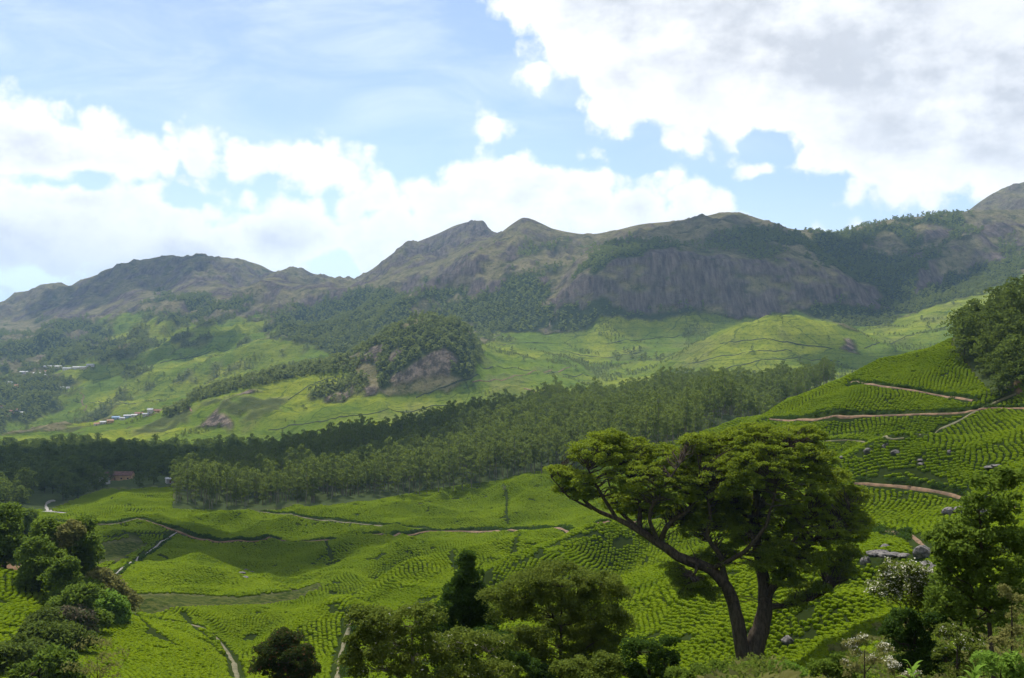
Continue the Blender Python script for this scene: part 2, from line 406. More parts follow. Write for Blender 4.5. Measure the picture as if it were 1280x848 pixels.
# spurs (+) and gullies (-): line as seen, half width (m), height (m)
RIDGES = [
    ([(655, 277), (622, 308), (585, 342), (530, 378), (475, 415)], 70, 38),
    ([(620, 300), (560, 335), (480, 365), (400, 392), (350, 408)], 90, -36),
    ([(735, 296), (700, 330), (688, 375), (688, 410)], 45, -26),
    ([(720, 300), (640, 330), (620, 350)], 60, 16),
    ([(908, 280), (895, 292), (880, 302)], 60, 20), ([(960, 285), (1010, 315), (1040, 330)], 50, 18),
    ([(1040, 296), (1060, 320), (1100, 360), (1120, 385)], 70, -42),
    ([(1280, 285), (1215, 310), (1150, 345), (1125, 372)], 55, 32),
    ([(1250, 320), (1190, 352), (1150, 380)], 40, -18),
    ([(250, 326), (235, 350), (205, 385)], 90, 34), ([(215, 326), (205, 350), (230, 385), (265, 402)], 90, -40),
    ([(360, 340), (330, 360), (290, 385)], 80, 30), ([(325, 335), (300, 360), (290, 375)], 70, -28),
    ([(130, 345), (90, 385), (40, 410)], 90, 28), ([(590, 280), (560, 310), (500, 345)], 70, 16),
    ([(80, 395), (60, 420), (20, 440)], 60, 22),
    ([(690, 680), (600, 705), (520, 728), (430, 750)], 16, 6.0), ([(560, 678), (500, 700), (440, 722), (390, 738)], 12, -6.0),
    ([(800, 660), (720, 690), (650, 720), (560, 745)], 12, 5.0), ([(820, 690), (760, 710), (700, 740)], 9, -4.0), ([(210, 740), (280, 700), (360, 682)], 16, 4.0), ([(420, 742), (470, 712), (540, 690)], 10, -3.0), ([(400, 700), (440, 684), (500, 674)], 9, 3.5), ([(330, 770), (300, 800), (290, 840)], 8, -3.5), ([(430, 765), (390, 790), (350, 830)], 10, 4.0),
    ([(1000, 580), (1080, 560), (1160, 570), (1235, 600)], 13, 5.0), ([(1010, 545), (1100, 545), (1200, 545)], 9, -3.0), ([(1190, 440), (1140, 480), (1080, 520), (1020, 560)], 22, 5.0), ([(1250, 480), (1230, 530), (1200, 580)], 16, -4.0),
    ([(880, 720), (960, 760), (1020, 800)], 12, 4.0), ([(1090, 700), (1040, 740), (1000, 780)], 9, -3.5),
]
for pts, wd, amp in RIDGES:
    q = []
    for (a, b), (c, d) in zip(pts, pts[1:]):
        for k in range(4):
            q.append(pick(a + (c - a) * k / 4, b + (d - b) * k / 4)[:2])
    q.append(pick(*pts[-1])[:2])
    lo, hi = min(p[1] for p in q) - 4 * wd, max(p[1] for p in q) + 4 * wd
    jm = (YY > lo) & (YY < hi)
    cols = np.where(jm.any(1))[0]
    d, par = seg_dist(XX[jm], YY[jm], q)
    add = amp * np.exp(-(d / wd)**2) * np.clip(par * 6 + 0.25, 0, 1) * np.clip((1 - par) * 5, 0, 1)
    ZZ[jm] += add
build_lookup()
PYF = CY - F * ZZ / YY

# ---------------------------------------------------------------- object helpers
def mesh_np(name, verts, faces_flat, sizes, smooth=False):
    me = bpy.data.meshes.new(name)
    verts = np.asarray(verts, np.float32)
    ff = np.asarray(faces_flat, np.int32)
    sizes = np.asarray(sizes, np.int32)
    me.vertices.add(len(verts))
    me.vertices.foreach_set('co', verts.ravel())
    me.loops.add(len(ff))
    me.loops.foreach_set('vertex_index', ff)
    me.polygons.add(len(sizes))
    me.polygons.foreach_set('loop_start', np.concatenate([[0], np.cumsum(sizes)[:-1]]).astype(np.int32))
    me.polygons.foreach_set('use_smooth', np.full(len(sizes), smooth))
    me.update(calc_edges=True)
    return me


def col_attr(me, name, cols):
    a = me.color_attributes.new(name, 'FLOAT_COLOR', 'POINT')
    a.data.foreach_set('color', np.asarray(cols, np.float32).ravel())


def link(name, me, mat=None, parent=None, kind=None, label=None, category=None, group=None, loc=None):
    o = bpy.data.objects.new(name, me)
    C.objects.link(o)
    if mat is not None and me is not None and not me.materials:
        me.materials.append(mat)
    if parent is not None:
        o.parent = parent
    if kind:
        o['kind'] = kind
    if label:
        o['label'] = label
    if category:
        o['category'] = category
    if group:
        o['group'] = group
    if loc is not None:
        o.location = loc
    return o


def material(name):
    m = bpy.data.materials.new(name)
    m.use_nodes = True
    m.node_tree.nodes.clear()
    return m, NT(m.node_tree)


def finish(nt, shader, disp=None):
    nt.n('ShaderNodeOutputMaterial', {'Surface': shader})


# ---------------------------------------------------------------- land cover: where tea, forest, rock and soil lie
T = lambda s: [tuple(float(v) for v in p.split(',')) for p in s.split()]
TEA = [  # (outline, nearest, farthest distance)
    (T('-200,560 -200,545 30,545 120,524 250,496 320,474 430,457 452,470 490,496 560,489 600,452 598,425 640,418 665,414 700,416 760,399 860,396 925,393 955,390 980,384 1010,392 1060,411 1075,412 1100,405 1160,385 1225,362 1280,345 1500,300 1500,500 1030,500 760,515 560,560 450,580 330,590 60,580'), 1250, 2700),
    (T('60,512 100,480 60,468 90,455 160,440 150,425 128,405 142,390 170,388 205,402 222,410 262,404 290,391 345,402 330,420 352,428 440,442 430,458 320,478 240,500 120,530 30,548 20,530'), 2050, 3900),
    (T('-200,540 -200,440 -60,450 0,470 20,468 10,480 -20,520'), 2050, 3900),
    (T('0,545 0,525 30,528 20,545'), 1900, 3000),
]
FOREST = [
    (T('328,410 345,398 372,385 400,372 440,364 470,362 520,352 560,362 600,352 640,336 684,346 692,372 690,402 664,414 640,418 598,423 588,404 520,400 485,414 440,442 400,440 352,427'), 1950, 4600),
    (T('438,442 455,432 490,414 530,400 570,402 592,416 601,450 588,480 560,491 500,499 483,488 478,470 470,455'), 1640, 2150),
    (T('690,372 705,348 738,320 765,309 800,303 840,305 872,313 820,315 760,329 720,345'), 2300, 3300), (T('1005,322 1000,300 1040,292 1070,285 1110,276 1200,266 1212,274 1190,300 1150,318 1140,350 1128,368 1112,380 1060,345'), 2300, 3500), (T('905,292 960,285 1010,296 1010,312 960,306'), 2700, 3300),
    (T('1060,345 1130,300 1200,330 1280,318 1280,346 1225,362 1160,384 1100,405 1078,413 1058,411 1030,402 1008,390 985,382 960,390 930,402 860,406 760,408 700,419 690,400 700,385 740,376 790,378 830,388 900,388 1000,384 1060,372 1108,380'), 1950, 2800),
    (T('168,388 200,364 232,368 270,372 330,376 345,396 290,391 262,404 222,410 205,402'), 2400, 4700),
    (T('-200,430 0,402 60,392 128,404 150,425 160,440 90,455 60,468 20,468 -200,470'), 2100, 4300),
    (T('-200,560 -200,455 0,468 60,468 100,480 60,512 20,530 0,545'), 2000, 3800),
    (T('-200,700 -200,545 30,546 120,560 320,555 460,540 460,560 215,590 215,612 130,612 60,640 -200,660'), 620, 1400),
    (T('215,642 215,580 330,555 450,530 620,490 1045,462 1045,480 1000,505 960,518 700,640'), 600, 1180),
    (T('1186,434 1198,408 1240,362 1290,325 1500,250 1500,520 1300,506 1262,500 1240,493 1212,463'), 330, 640),
]
ROCK = [
    (T('690,385 686,362 720,345 760,329 820,315 870,315 930,323 1000,330 1060,345 1112,374 1110,384 1060,378 1010,384 940,402 900,392 850,388 800,390 760,376 740,372 715,374'), 2250, 2600, 1.0),
    (T('435,358 500,310 545,292 590,276 624,296 600,308 560,332 520,350 470,362'), 3500, 4700, 0.85),
    (T('655,272 688,286 655,300 645,322 600,338 560,352 515,372 470,362 560,330 622,296'), 2700, 4300, 0.55),
    (T('500,404 530,382 600,350 640,330 645,345 600,366 540,392 505,406'), 2300, 3600, 0.6),
    (T('1150,345 1205,292 1280,270 1280,320 1200,340 1150,372'), 2300, 3600, 0.7),
    (T('1080,300 1150,280 1190,290 1150,320 1100,320'), 2500, 3600, 0.4),
    (T('492,487 490,471 511,454 552,438 566,446 562,468 552,480 518,488'), 1640, 1900, 1.0),
    (T('452,442 488,424 520,418 530,426 510,438 495,450 470,452'), 1640, 2000, 0.25),
    (T('0,400 60,370 100,352 215,322 250,330 330,335 440,358 400,380 330,378 250,372 200,366 168,388 120,400'), 3400, 5200, 0.5),
    (T('248,534 262,520 274,510 284,520 288,532'), 1250, 1800, 1.0),
    (T('395,508 420,490 440,478 436,490 412,506'), 1250, 1800, 0.55),
    (T('455,482 478,480 480,492 460,494'), 1250, 1800, 0.6),
    (T('280,500 330,480 380,470 330,488 290,508'), 1250, 1900, 0.4),
    (T('1045,432 1060,422 1090,428 1085,440 1060,442'), 1700, 2300, 0.6),
    (T('660,345 690,352 704,372 688,380'), 2300, 2800, 0.6),
]
VALLEY_WOOD = [p_ for p_ in FOREST if p_[1] == 620][0][0]
n1 = fbm(XX / 40, YY / 55, 3, 3) - 0.5
n2 = fbm(XX / 40 + 50, YY / 55, 3, 4) - 0.5
rag = np.where(YY > 2200, 1.5, np.where(YY > 1200, 1.0, 0.45))
QX, QY = PYF * 0 + PXG + n1 * 30 * rag, PYF + n2 * 14 * rag
tea = np.zeros_like(YY)
forest = np.zeros_like(YY)
rock = np.zeros_like(YY)
gx = np.gradient(ZZ, axis=0) / (np.gradient(XX, axis=0) + 1e-6)
gy = np.gradient(ZZ, axis=1) / (np.gradient(YY, axis=1) + 1e-6)
steep = np.hypot(gx, gy)
big = fbm(XX / 150, YY / 260, 4, 41)
mt = YY > 2300
rock = np.where(mt, np.clip((steep - 0.62) * 1.6 + (big - 0.5) * 2.4, 0, 1) * 0.9, 0)
forest = np.where(mt & (calm[None] > 0.99) & (YY < 3500), np.clip((big - 0.58) * 9, 0, 1) * 0.8, 0)
for poly, a, b in FOREST:
    m = inpoly(QX, QY, poly) & (YY > a) & (YY < b)
    if a in (2100, 2400):
        m &= fbm(XX / 90, YY / 140, 3, 72) > 0.47
    forest[m] = 1.0
    rock[m] *= 0.25
# a hanging strip of grass and rock cuts through the wood
for poly, a, b in TEA:
    m = inpoly(QX, QY, poly) & (YY > a) & (YY < b)
    tea[m] = 1.0
    forest[m] = 0.0
    rock[m] = 0.0
for poly, a, b, s_ in ROCK:
    m = inpoly(QX, QY, poly) & (YY > a) & (YY < b)
    r_ = s_ if s_ >= 1 else np.clip((fbm(XX / 45, YY / 80, 4, 61) - (0.62 - 0.3 * s_)) * 10, 0, 1)
    if s_ >= 1:
        rock[m] = 1.0 if a < 2000 else np.clip((0.76 - fbm(XX[m] / 55, ZZ[m] / 22, 4, 68)) * 9, 0.0, 1)
        forest[m] = 0.0
        tea[m] = 0.0
    else:
        rr = r_[m]
        rock[m] = rr
        forest[m] *= 1 - rr
        tea[m] *= 1 - rr
        if a > 2200:
            forest[m] = np.where(fbm(XX[m] / 60, YY[m] / 90, 3, 65) > 0.56, forest[m], 0.0)
# scrub in the folds of the distant fields
sc_ = np.clip((fbm(XX / 75 + 8, YY / 120, 4, 51) - 0.60) * 12, 0, 1) * (tea > 0.5) * (YY > 1500)
left_f = np.clip((-150 - XX) / 200, 0, 1)
forest = np.maximum(forest, sc_ * 0.85 * np.clip(0.35 + left_f, 0, 1))
tea = tea * (1 - forest)
near_tea = (YY < 1250) & (forest < 0.5)
tea[near_tea] = 1.0
GRASS = [T('158,750 160,744 215,742 300,748 372,738 400,728 402,734 372,750 330,757 215,760 190,772 165,766'),
         T('104,694 130,678 165,672 188,680 150,700 122,706')]
meadow = np.zeros_like(YY)
for poly in GRASS:
    meadow[inpoly(PXG + n1 * 6, PYF + n2 * 4, poly) & (YY > 150) & (YY < 480)] = 1.0
meadow[YY < 76] = 1.0
tea *= 1 - meadow
soil = np.zeros_like(YY)
for poly in [T('0,708 0,700 30,700 45,708 20,716'), T('1268,478 1300,470 1300,500 1275,498')]:
    soil[inpoly(PXG + n1 * 6, PYF + n2 * 4, poly) & (YY < 640)] = 1.0


def blur(a, n=1):
    for _ in range(n):
        a = a.copy()
        a[1:-1] = (a[:-2] + 2 * a[1:-1] + a[2:]) / 4
        a[:, 1:-1] = (a[:, :-2] + 2 * a[:, 1:-1] + a[:, 2:]) / 4
    return a


FT = np.stack([np.interp(LYU, LY[i], forest[i]) for i in range(NC)])
TT = np.stack([np.interp(LYU, LY[i], tea[i]) for i in range(NC)])
cov = np.stack([blur(tea), blur(forest), blur(rock), np.ones_like(tea)], -1).reshape(-1, 4)
cov2 = np.stack([blur(meadow), blur(soil), np.zeros_like(tea), np.ones_like(tea)], -1).reshape(-1, 4)
ii = np.arange(NC * NR).reshape(NC, NR)
quads = np.stack([ii[:-1, :-1], ii[1:, :-1], ii[1:, 1:], ii[:-1, 1:]], -1).reshape(-1, 4)
me = mesh_np('hills', np.stack([XX, YY, ZZ], -1).reshape(-1, 3), quads.ravel(), np.full(len(quads), 4), True)
col_attr(me, 'cover', cov)
col_attr(me, 'cover_more', cov2)

mat_land, g = material('land')
pos = g.n('ShaderNodeNewGeometry').outputs['Position']
ca = g.n('ShaderNodeVertexColor', layer_name='cover').outputs[0]
cb = g.n('ShaderNodeVertexColor', layer_name='cover_more').outputs[0]
sa = g.n('ShaderNodeSeparateColor', {0: ca})
sb = g.n('ShaderNodeSeparateColor', {0: cb})
yy = g.n('ShaderNodeSeparateXYZ', {0: pos})
nbig = g.noise(pos, 0.004, 5, 0.6)
nmid = g.noise(pos, 0.03, 6, 0.65)
nfin = g.noise(pos, 0.16, 5, 0.7)
# tea: bright tips, with contour lines of planting and older darker plots
nfin2 = g.noise(pos, 0.42, 3, 0.7)
tea_c = g.mix(g.ss(nmid, 0.35, 0.65), (0.185, 0.225, 0.026), (0.270, 0.295, 0.036))
tea_c = g.mix(g.ss(nbig, 0.42, 0.58), tea_c, (0.135, 0.190, 0.026))
nplot = g.noise(pos, 0.010, 3, 0.6, 0, 1)
warp_ = g.n('ShaderNodeVectorMath', {0: nplot, 3: 70.0}, operation='SCALE').outputs[0]
pv = g.v('MULTIPLY', g.v('ADD', pos, warp_), (0.007, 0.011, 0.007))
plot = g.n('ShaderNodeTexVoronoi', {'Vector': pv, 'Scale': 1.0}, feature='DISTANCE_TO_EDGE')
plotc = g.n('ShaderNodeTexVoronoi', {'Vector': pv, 'Scale': 1.0}, feature='F1')
pcol = g.n('ShaderNodeSeparateColor', {0: plotc.outputs['Color']})
tea_c = g.mix(g.m('MULTIPLY', g.ss(pcol.outputs[0], 0.35, 0.9), 0.55), tea_c, (0.115, 0.165, 0.026))
pl = g.ss(plot.outputs[0], 0.006, 0.016)
wav = g.n('ShaderNodeMath', {0: g.m('ADD', g.m('MULTIPLY', yy.outputs[2], 0.13), g.m('MULTIPLY', nmid, 2.2)), 1: 1.0}, operation='PINGPONG').outputs[0]
contour = g.ss(wav, 0.02, 0.20)
line = g.m('MULTIPLY', g.m('ADD', g.m('MULTIPLY', pl, 0.55), 0.45), g.m('ADD', g.m('MULTIPLY', contour, 0.35), 0.65))
tea_c = g.mix(line, (0.035, 0.065, 0.016), tea_c)
tea_c = g.mix(g.m('MULTIPLY', g.ss(nfin, 0.50, 0.62), 0.55), tea_c, (0.050, 0.100, 0.016))
tea_c = g.mix(g.m('MULTIPLY', g.ss(nfin2, 0.58, 0.66), 0.6), tea_c, (0.035, 0.060, 0.020))
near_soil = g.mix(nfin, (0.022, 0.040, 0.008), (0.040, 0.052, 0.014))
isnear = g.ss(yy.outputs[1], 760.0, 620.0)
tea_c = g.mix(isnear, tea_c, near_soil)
for_c = g.mix(nfin, (0.035, 0.055, 0.020), (0.080, 0.100, 0.036))
strk = g.noise(g.v('MULTIPLY', pos, (0.09, 0.02, 0.012)), 1.0, 6, 0.7)
rock_c = g.mix(g.ss(strk, 0.3, 0.7), (0.075, 0.064, 0.062), (0.230, 0.185, 0.155))
knoll_c = g.mix(g.ss(g.noise(pos, 0.07, 6, 0.7), 0.42, 0.6), (0.110, 0.095, 0.075), (0.34, 0.265, 0.205))
rock_c = g.mix(g.ss(yy.outputs[1], 2150.0, 2050.0), rock_c, knoll_c)
rock_c = g.mix(g.ss(nmid, 0.56, 0.72), rock_c, (0.090, 0.105, 0.045))
rock_c = g.mix(g.m('MULTIPLY', g.ss(strk, 0.62, 0.74), 0.7), rock_c, (0.30, 0.26, 0.22))
gr_c = g.mix(g.ss(nmid, 0.3, 0.7), (0.145, 0.140, 0.062), (0.290, 0.245, 0.135))
gr_c = g.mix(g.ss(nfin, 0.48, 0.72), gr_c, (0.060, 0.080, 0.030))
gr_c = g.mix(g.m('MULTIPLY', g.ss(strk, 0.55, 0.68), 0.75), gr_c, (0.150, 0.128, 0.115))
scrub = g.m('MULTIPLY', g.ss(g.noise(pos, 0.016, 8, 0.68), 0.53, 0.62), 0.60)
gr_c = g.mix(scrub, gr_c, (0.032, 0.050, 0.020))
rock_c = g.mix(g.m('MULTIPLY', g.ss(g.noise(g.v('MULTIPLY', pos, (1, 1, 0.6)), 0.022, 8, 0.72), 0.53, 0.63), 0.6), rock_c, (0.050, 0.058, 0.036))
mea_c = g.mix(g.ss(g.noise(pos, 0.5, 6, 0.75), 0.40, 0.62), (0.026, 0.045, 0.009), (0.095, 0.105, 0.028))
soil_c = g.mix(nfin, (0.14, 0.09, 0.05), (0.26, 0.16, 0.095))
c = g.mix(sa.outputs[2], gr_c, rock_c)
c = g.mix(sa.outputs[1], c, for_c)
c = g.mix(sa.outputs[0], c, tea_c)
c = g.mix(sb.outputs[0], c, mea_c)
c = g.mix(sb.outputs[1], c, soil_c)
hgt = g.m('ADD', g.m('MULTIPLY', nmid, 22.0), g.m('MULTIPLY', nfin, 7.0))
hgt = g.m('ADD', hgt, g.m('MULTIPLY', g.m('MULTIPLY', strk, sa.outputs[2]), 26.0))
amt = g.ss(yy.outputs[1], 900.0, 2200.0, 0.05, 1.0)
tea_soft = g.m('SUBTRACT', 1.0, g.m('MULTIPLY', sa.outputs[0], 0.80))
bmp = g.n('ShaderNodeBump', {'Height': g.m('MULTIPLY', hgt, g.m('MULTIPLY', amt, tea_soft)), 'Strength': 0.85, 'Distance': 1.0})
dif = g.n('ShaderNodeBsdfDiffuse', {'Color': c, 'Roughness': 0.6, 'Normal': bmp.outputs[0]})
finish(g, dif.outputs[0])
link('hills', me, mat_land, kind='structure')

# the slope goes on behind the viewpoint
gxs, gys = np.meshgrid(np.linspace(-900, 900, 60), np.linspace(-900, 3.2, 60), indexing='ij')
gz = -1.75 + np.maximum(0, -gys) * 0.34 + (fbm(gxs / 60, gys / 60, 4, 9) - 0.5) * 6 * np.clip(-gys / 40, 0, 1) - np.abs(gxs) * 0.05
gi = np.arange(3600).reshape(60, 60)
gq = np.stack([gi[:-1, :-1], gi[1:, :-1], gi[1:, 1:], gi[:-1, 1:]], -1).reshape(-1, 4)
me = mesh_np('ground', np.stack([gxs, gys, gz], -1).reshape(-1, 3), gq.ravel(), np.full(len(gq), 4), True)
col_attr(me, 'cover', np.tile([0, 0, 0, 1], (3600, 1)))
col_attr(me, 'cover_more', np.tile([1, 0, 0, 1], (3600, 1)))
link('ground', me, mat_land, kind='structure')

# ---------------------------------------------------------------- plant materials and builders
def leaf_mat(name, c1, c2, trans=0.35, scale=0.6, tip=None, rnd=0.5):
    m, q = material(name)
    ps = q.n('ShaderNodeNewGeometry').outputs['Position']
    oi = q.n('ShaderNodeObjectInfo').outputs['Random']
    rl = q.n('ShaderNodeNewGeometry').outputs['Random Per Island']
    nz = q.noise(ps, scale, 3, 0.6)
    fac = q.m('ADD', q.m('MULTIPLY', q.ss(nz, 0.3, 0.7), 1 - rnd), q.m('MULTIPLY', oi, rnd), clamp=True)
    cc = q.mix(fac, c1, c2)
    if tip:
        cc = q.mix(q.ss(rl, tip[0], tip[0] + 0.02), cc, tip[1])
    else:
        cc = q.mix(q.m('MULTIPLY', rl, 0.35), cc, tuple(min(1, v * 1.9) for v in c2))
    d = q.n('ShaderNodeBsdfDiffuse', {'Color': cc})
    t_ = q.n('ShaderNodeBsdfTranslucent', {'Color': q.mix(0.6, cc, tuple(min(1, v * 1.6) for v in c2))})
    mx = q.n('ShaderNodeMixShader', {0: trans, 1: d.outputs[0], 2: t_.outputs[0]})
    finish(q, mx.outputs[0])
    return m


def bark_mat(name, c1, c2, scale=3.0):
    m, q = material(name)
    ps = q.n('ShaderNodeNewGeometry').outputs['Position']
    nz = q.noise(q.v('MULTIPLY', ps, (1, 1, 0.3)), scale, 5, 0.7)
    b = q.n('ShaderNodeBump', {'Height': nz, 'Strength': 0.6, 'Distance': 0.12})
    d = q.n('ShaderNodeBsdfDiffuse', {'Color': q.mix(q.ss(nz, 0.35, 0.65), c1, c2), 'Normal': b.outputs[0]})
    finish(q, d.outputs[0])
    return m


def plain_mat(name, c1, c2, scale=1.0, rough=0.8):
    m, q = material(name)
    ps = q.n('ShaderNodeNewGeometry').outputs['Position']
    nz = q.noise(ps, scale, 5, 0.65)
    b = q.n('ShaderNodeBump', {'Height': nz, 'Strength': 0.5, 'Distance': 0.3})
    d = q.n('ShaderNodeBsdfPrincipled', {'Base Color': q.mix(q.ss(nz, 0.35, 0.65), c1, c2), 'Roughness': rough,
                                         'Normal': b.outputs[0], 'Specular IOR Level': 0.2})
    finish(q, d.outputs[0])
    return m


M_TEA = leaf_mat('tea_leaves', (0.066, 0.120, 0.006), (0.175, 0.235, 0.011), 0.42, 0.035, None, 0.45)
M_EUC = leaf_mat('plantation_leaves', (0.020, 0.045, 0.009), (0.125, 0.160, 0.032), 0.48, 0.02, None, 0.6)
M_FAR = leaf_mat('far_leaves', (0.060, 0.092, 0.024), (0.150, 0.180, 0.050), 0.45, 0.01, None, 0.6)
M_DARK = leaf_mat('dark_leaves', (0.024, 0.048, 0.010), (0.085, 0.115, 0.022), 0.45, 0.02, None, 0.6)
M_BIG = leaf_mat('spreading_tree_leaves', (0.060, 0.100, 0.009), (0.160, 0.205, 0.020), 0.52, 0.35, None, 0.0)
M_OLIVE = leaf_mat('olive_leaves', (0.048, 0.080, 0.012), (0.115, 0.145, 0.024), 0.45, 0.5, None, 0.0)
M_CONE = leaf_mat('deep_green_leaves', (0.018, 0.040, 0.008), (0.050, 0.088, 0.015), 0.38, 0.5, None, 0.0)
M_RED = leaf_mat('red_tipped_leaves', (0.030, 0.050, 0.012), (0.060, 0.080, 0.020), 0.30, 0.5, (0.90, (0.16, 0.07, 0.035)), 0.0)
M_FRESH = leaf_mat('fresh_leaves', (0.038, 0.072, 0.010), (0.110, 0.160, 0.022), 0.45, 0.6, None, 0.2)
M_LIME = leaf_mat('lime_leaves', (0.090, 0.170, 0.020), (0.150, 0.240, 0.035), 0.40, 0.6, None, 0.2)
M_DRY = leaf_mat('dry_leaves', (0.090, 0.110, 0.028), (0.180, 0.175, 0.055), 0.38, 0.6, None, 0.2)
M_PINK = leaf_mat('dry_twig_leaves', (0.100, 0.095, 0.050), (0.200, 0.165, 0.110), 0.25, 0.8, (0.4, (0.05, 0.085, 0.02)), 0.0)
M_FLOW = leaf_mat('cream_flowers', (0.50, 0.47, 0.34), (0.66, 0.62, 0.48), 0.20, 1.5, None, 0.0)
M_BARK = bark_mat('grey_brown_bark', (0.035, 0.028, 0.020), (0.085, 0.068, 0.050))
M_PALE = bark_mat('pale_bark', (0.16, 0.14, 0.11), (0.26, 0.23, 0.19))
M_ROCK = plain_mat('boulder_stone', (0.045, 0.042, 0.040), (0.17, 0.155, 0.14), 1.6)
M_SOIL = plain_mat('track_soil', (0.070, 0.042, 0.020), (0.18, 0.105, 0.052), 0.35)
M_DULL = plain_mat('dull_track_soil', (0.07, 0.07, 0.03), (0.14, 0.12, 0.06), 0.35)
M_CONC = plain_mat('pale_concrete', (0.16, 0.15, 0.13), (0.28, 0.26, 0.23), 0.2)
M_BANK = plain_mat('dark_bank_plants', (0.016, 0.026, 0.008), (0.045, 0.055, 0.018), 0.6)  # dark plant tones of the distant hedge lines and field tracks


class Geo:
    def __init__(self):
        self.v, self.f, self.s, self.n = [], [], [], 0

    def add(self, verts, faces):
        """faces: (m, k) array of local indices"""
        faces = np.asarray(faces)
        self.v.append(np.asarray(verts, float))
        self.f.append((faces + self.n).ravel())
        self.s.append(np.full(len(faces), faces.shape[1]))
        self.n += len(verts)

    def mesh(self, name, smooth=False):
        return mesh_np(name, np.concatenate(self.v), np.concatenate(self.f), np.concatenate(self.s), smooth)


def tube(G, pts, rad, sides=6, rng=None, wob=0.0):
    pts = np.asarray(pts, float)
    n = len(pts)
    tg = np.gradient(pts, axis=0)
    tg /= np.linalg.norm(tg, axis=1)[:, None] + 1e-9
    ref = np.array([0.31, 0.9, 0.2])
    a = np.cross(tg, ref)
    a /= np.linalg.norm(a, axis=1)[:, None] + 1e-9
    b = np.cross(tg, a)
    th = np.arange(sides) / sides * 2 * math.pi
    r = np.asarray(rad)[:, None, None]
    if wob and rng is not None:
        r = r * (1 + wob * (rng.random((n, sides, 1)) - 0.5))
    V = pts[:, None] + r * (np.cos(th)[None, :, None] * a[:, None] + np.sin(th)[None, :, None] * b[:, None])
    idx = np.arange(n * sides).reshape(n, sides)
    nx = np.roll(idx, -1, 1)
    G.add(V.reshape(-1, 3), np.stack([idx[:-1], nx[:-1], nx[1:], idx[1:]], -1).reshape(-1, 4))


def curve(p0, p1, n, sag, rng, jit=0.04):
    """a limb from p0 to p1 that leaves steeply and levels out"""
    p0, p1 = np.asarray(p0, float), np.asarray(p1, float)
    L = np.linalg.norm(p1 - p0)
    t = np.linspace(0, 1, n)[:, None]
    mid = (p0 + p1) / 2 + np.array([0, 0, sag * L])
    P = (1 - t)**2 * p0 + 2 * t * (1 - t) * mid + t**2 * p1
    P[1:-1] += rng.normal(0, jit * L, (n - 2, 3))
    return P


def leaves(G, pos, size, rng, up=0.4, aspect=0.55, fold=True):
    """one pointed leaf (or spray of leaves) per position: a bent diamond"""
    n = len(pos)
    nrm = rng.normal(0, 1, (n, 3))
    nrm[:, 2] = abs(nrm[:, 2]) + up
    nrm /= np.linalg.norm(nrm, axis=1)[:, None]
    t = np.cross(nrm, rng.normal(0, 1, (n, 3)))
    t /= np.linalg.norm(t, axis=1)[:, None] + 1e-9
    b = np.cross(nrm, t)
    s = (size * rng.uniform(0.6, 1.35, n))[:, None]
    p = np.asarray(pos)
    dn = nrm * s * 0.18
    V = np.stack([p - t * s * 0.5 - dn, p - b * s * aspect * 0.5, p + t * s * 0.5 - dn, p + b * s * aspect * 0.5], 1)
    idx = np.arange(n * 4).reshape(n, 4)
    G.add(V.reshape(-1, 3), idx)


def clump_pts(c, r, n, rng, shell=0.5, top=0.35):
    """points through a clump, denser towards its upper skin"""
    d = rng.normal(0, 1, (n, 3))
    d /= np.linalg.norm(d, axis=1)[:, None]
    d[:, 2] = np.where(d[:, 2] < -top, -d[:, 2] * rng.random(n), d[:, 2])
    rad = rng.random(n)**(1 / 3 * (1 - shell) + 0.05)
    return np.asarray(c) + d * rad[:, None] * np.asarray(r)


def sub_clumps(c, r, n, rng, size, flat=0.55, under=0.3):
    """secondary clumps over a crown lobe: centres and radii"""
    P = clump_pts(c, np.asarray(r) * 0.85, n, rng, 0.75, under)
    R = size * rng.uniform(0.5, 1.35, (n, 1)) * np.array([[1.0, 1.0, flat]])
    return P, R


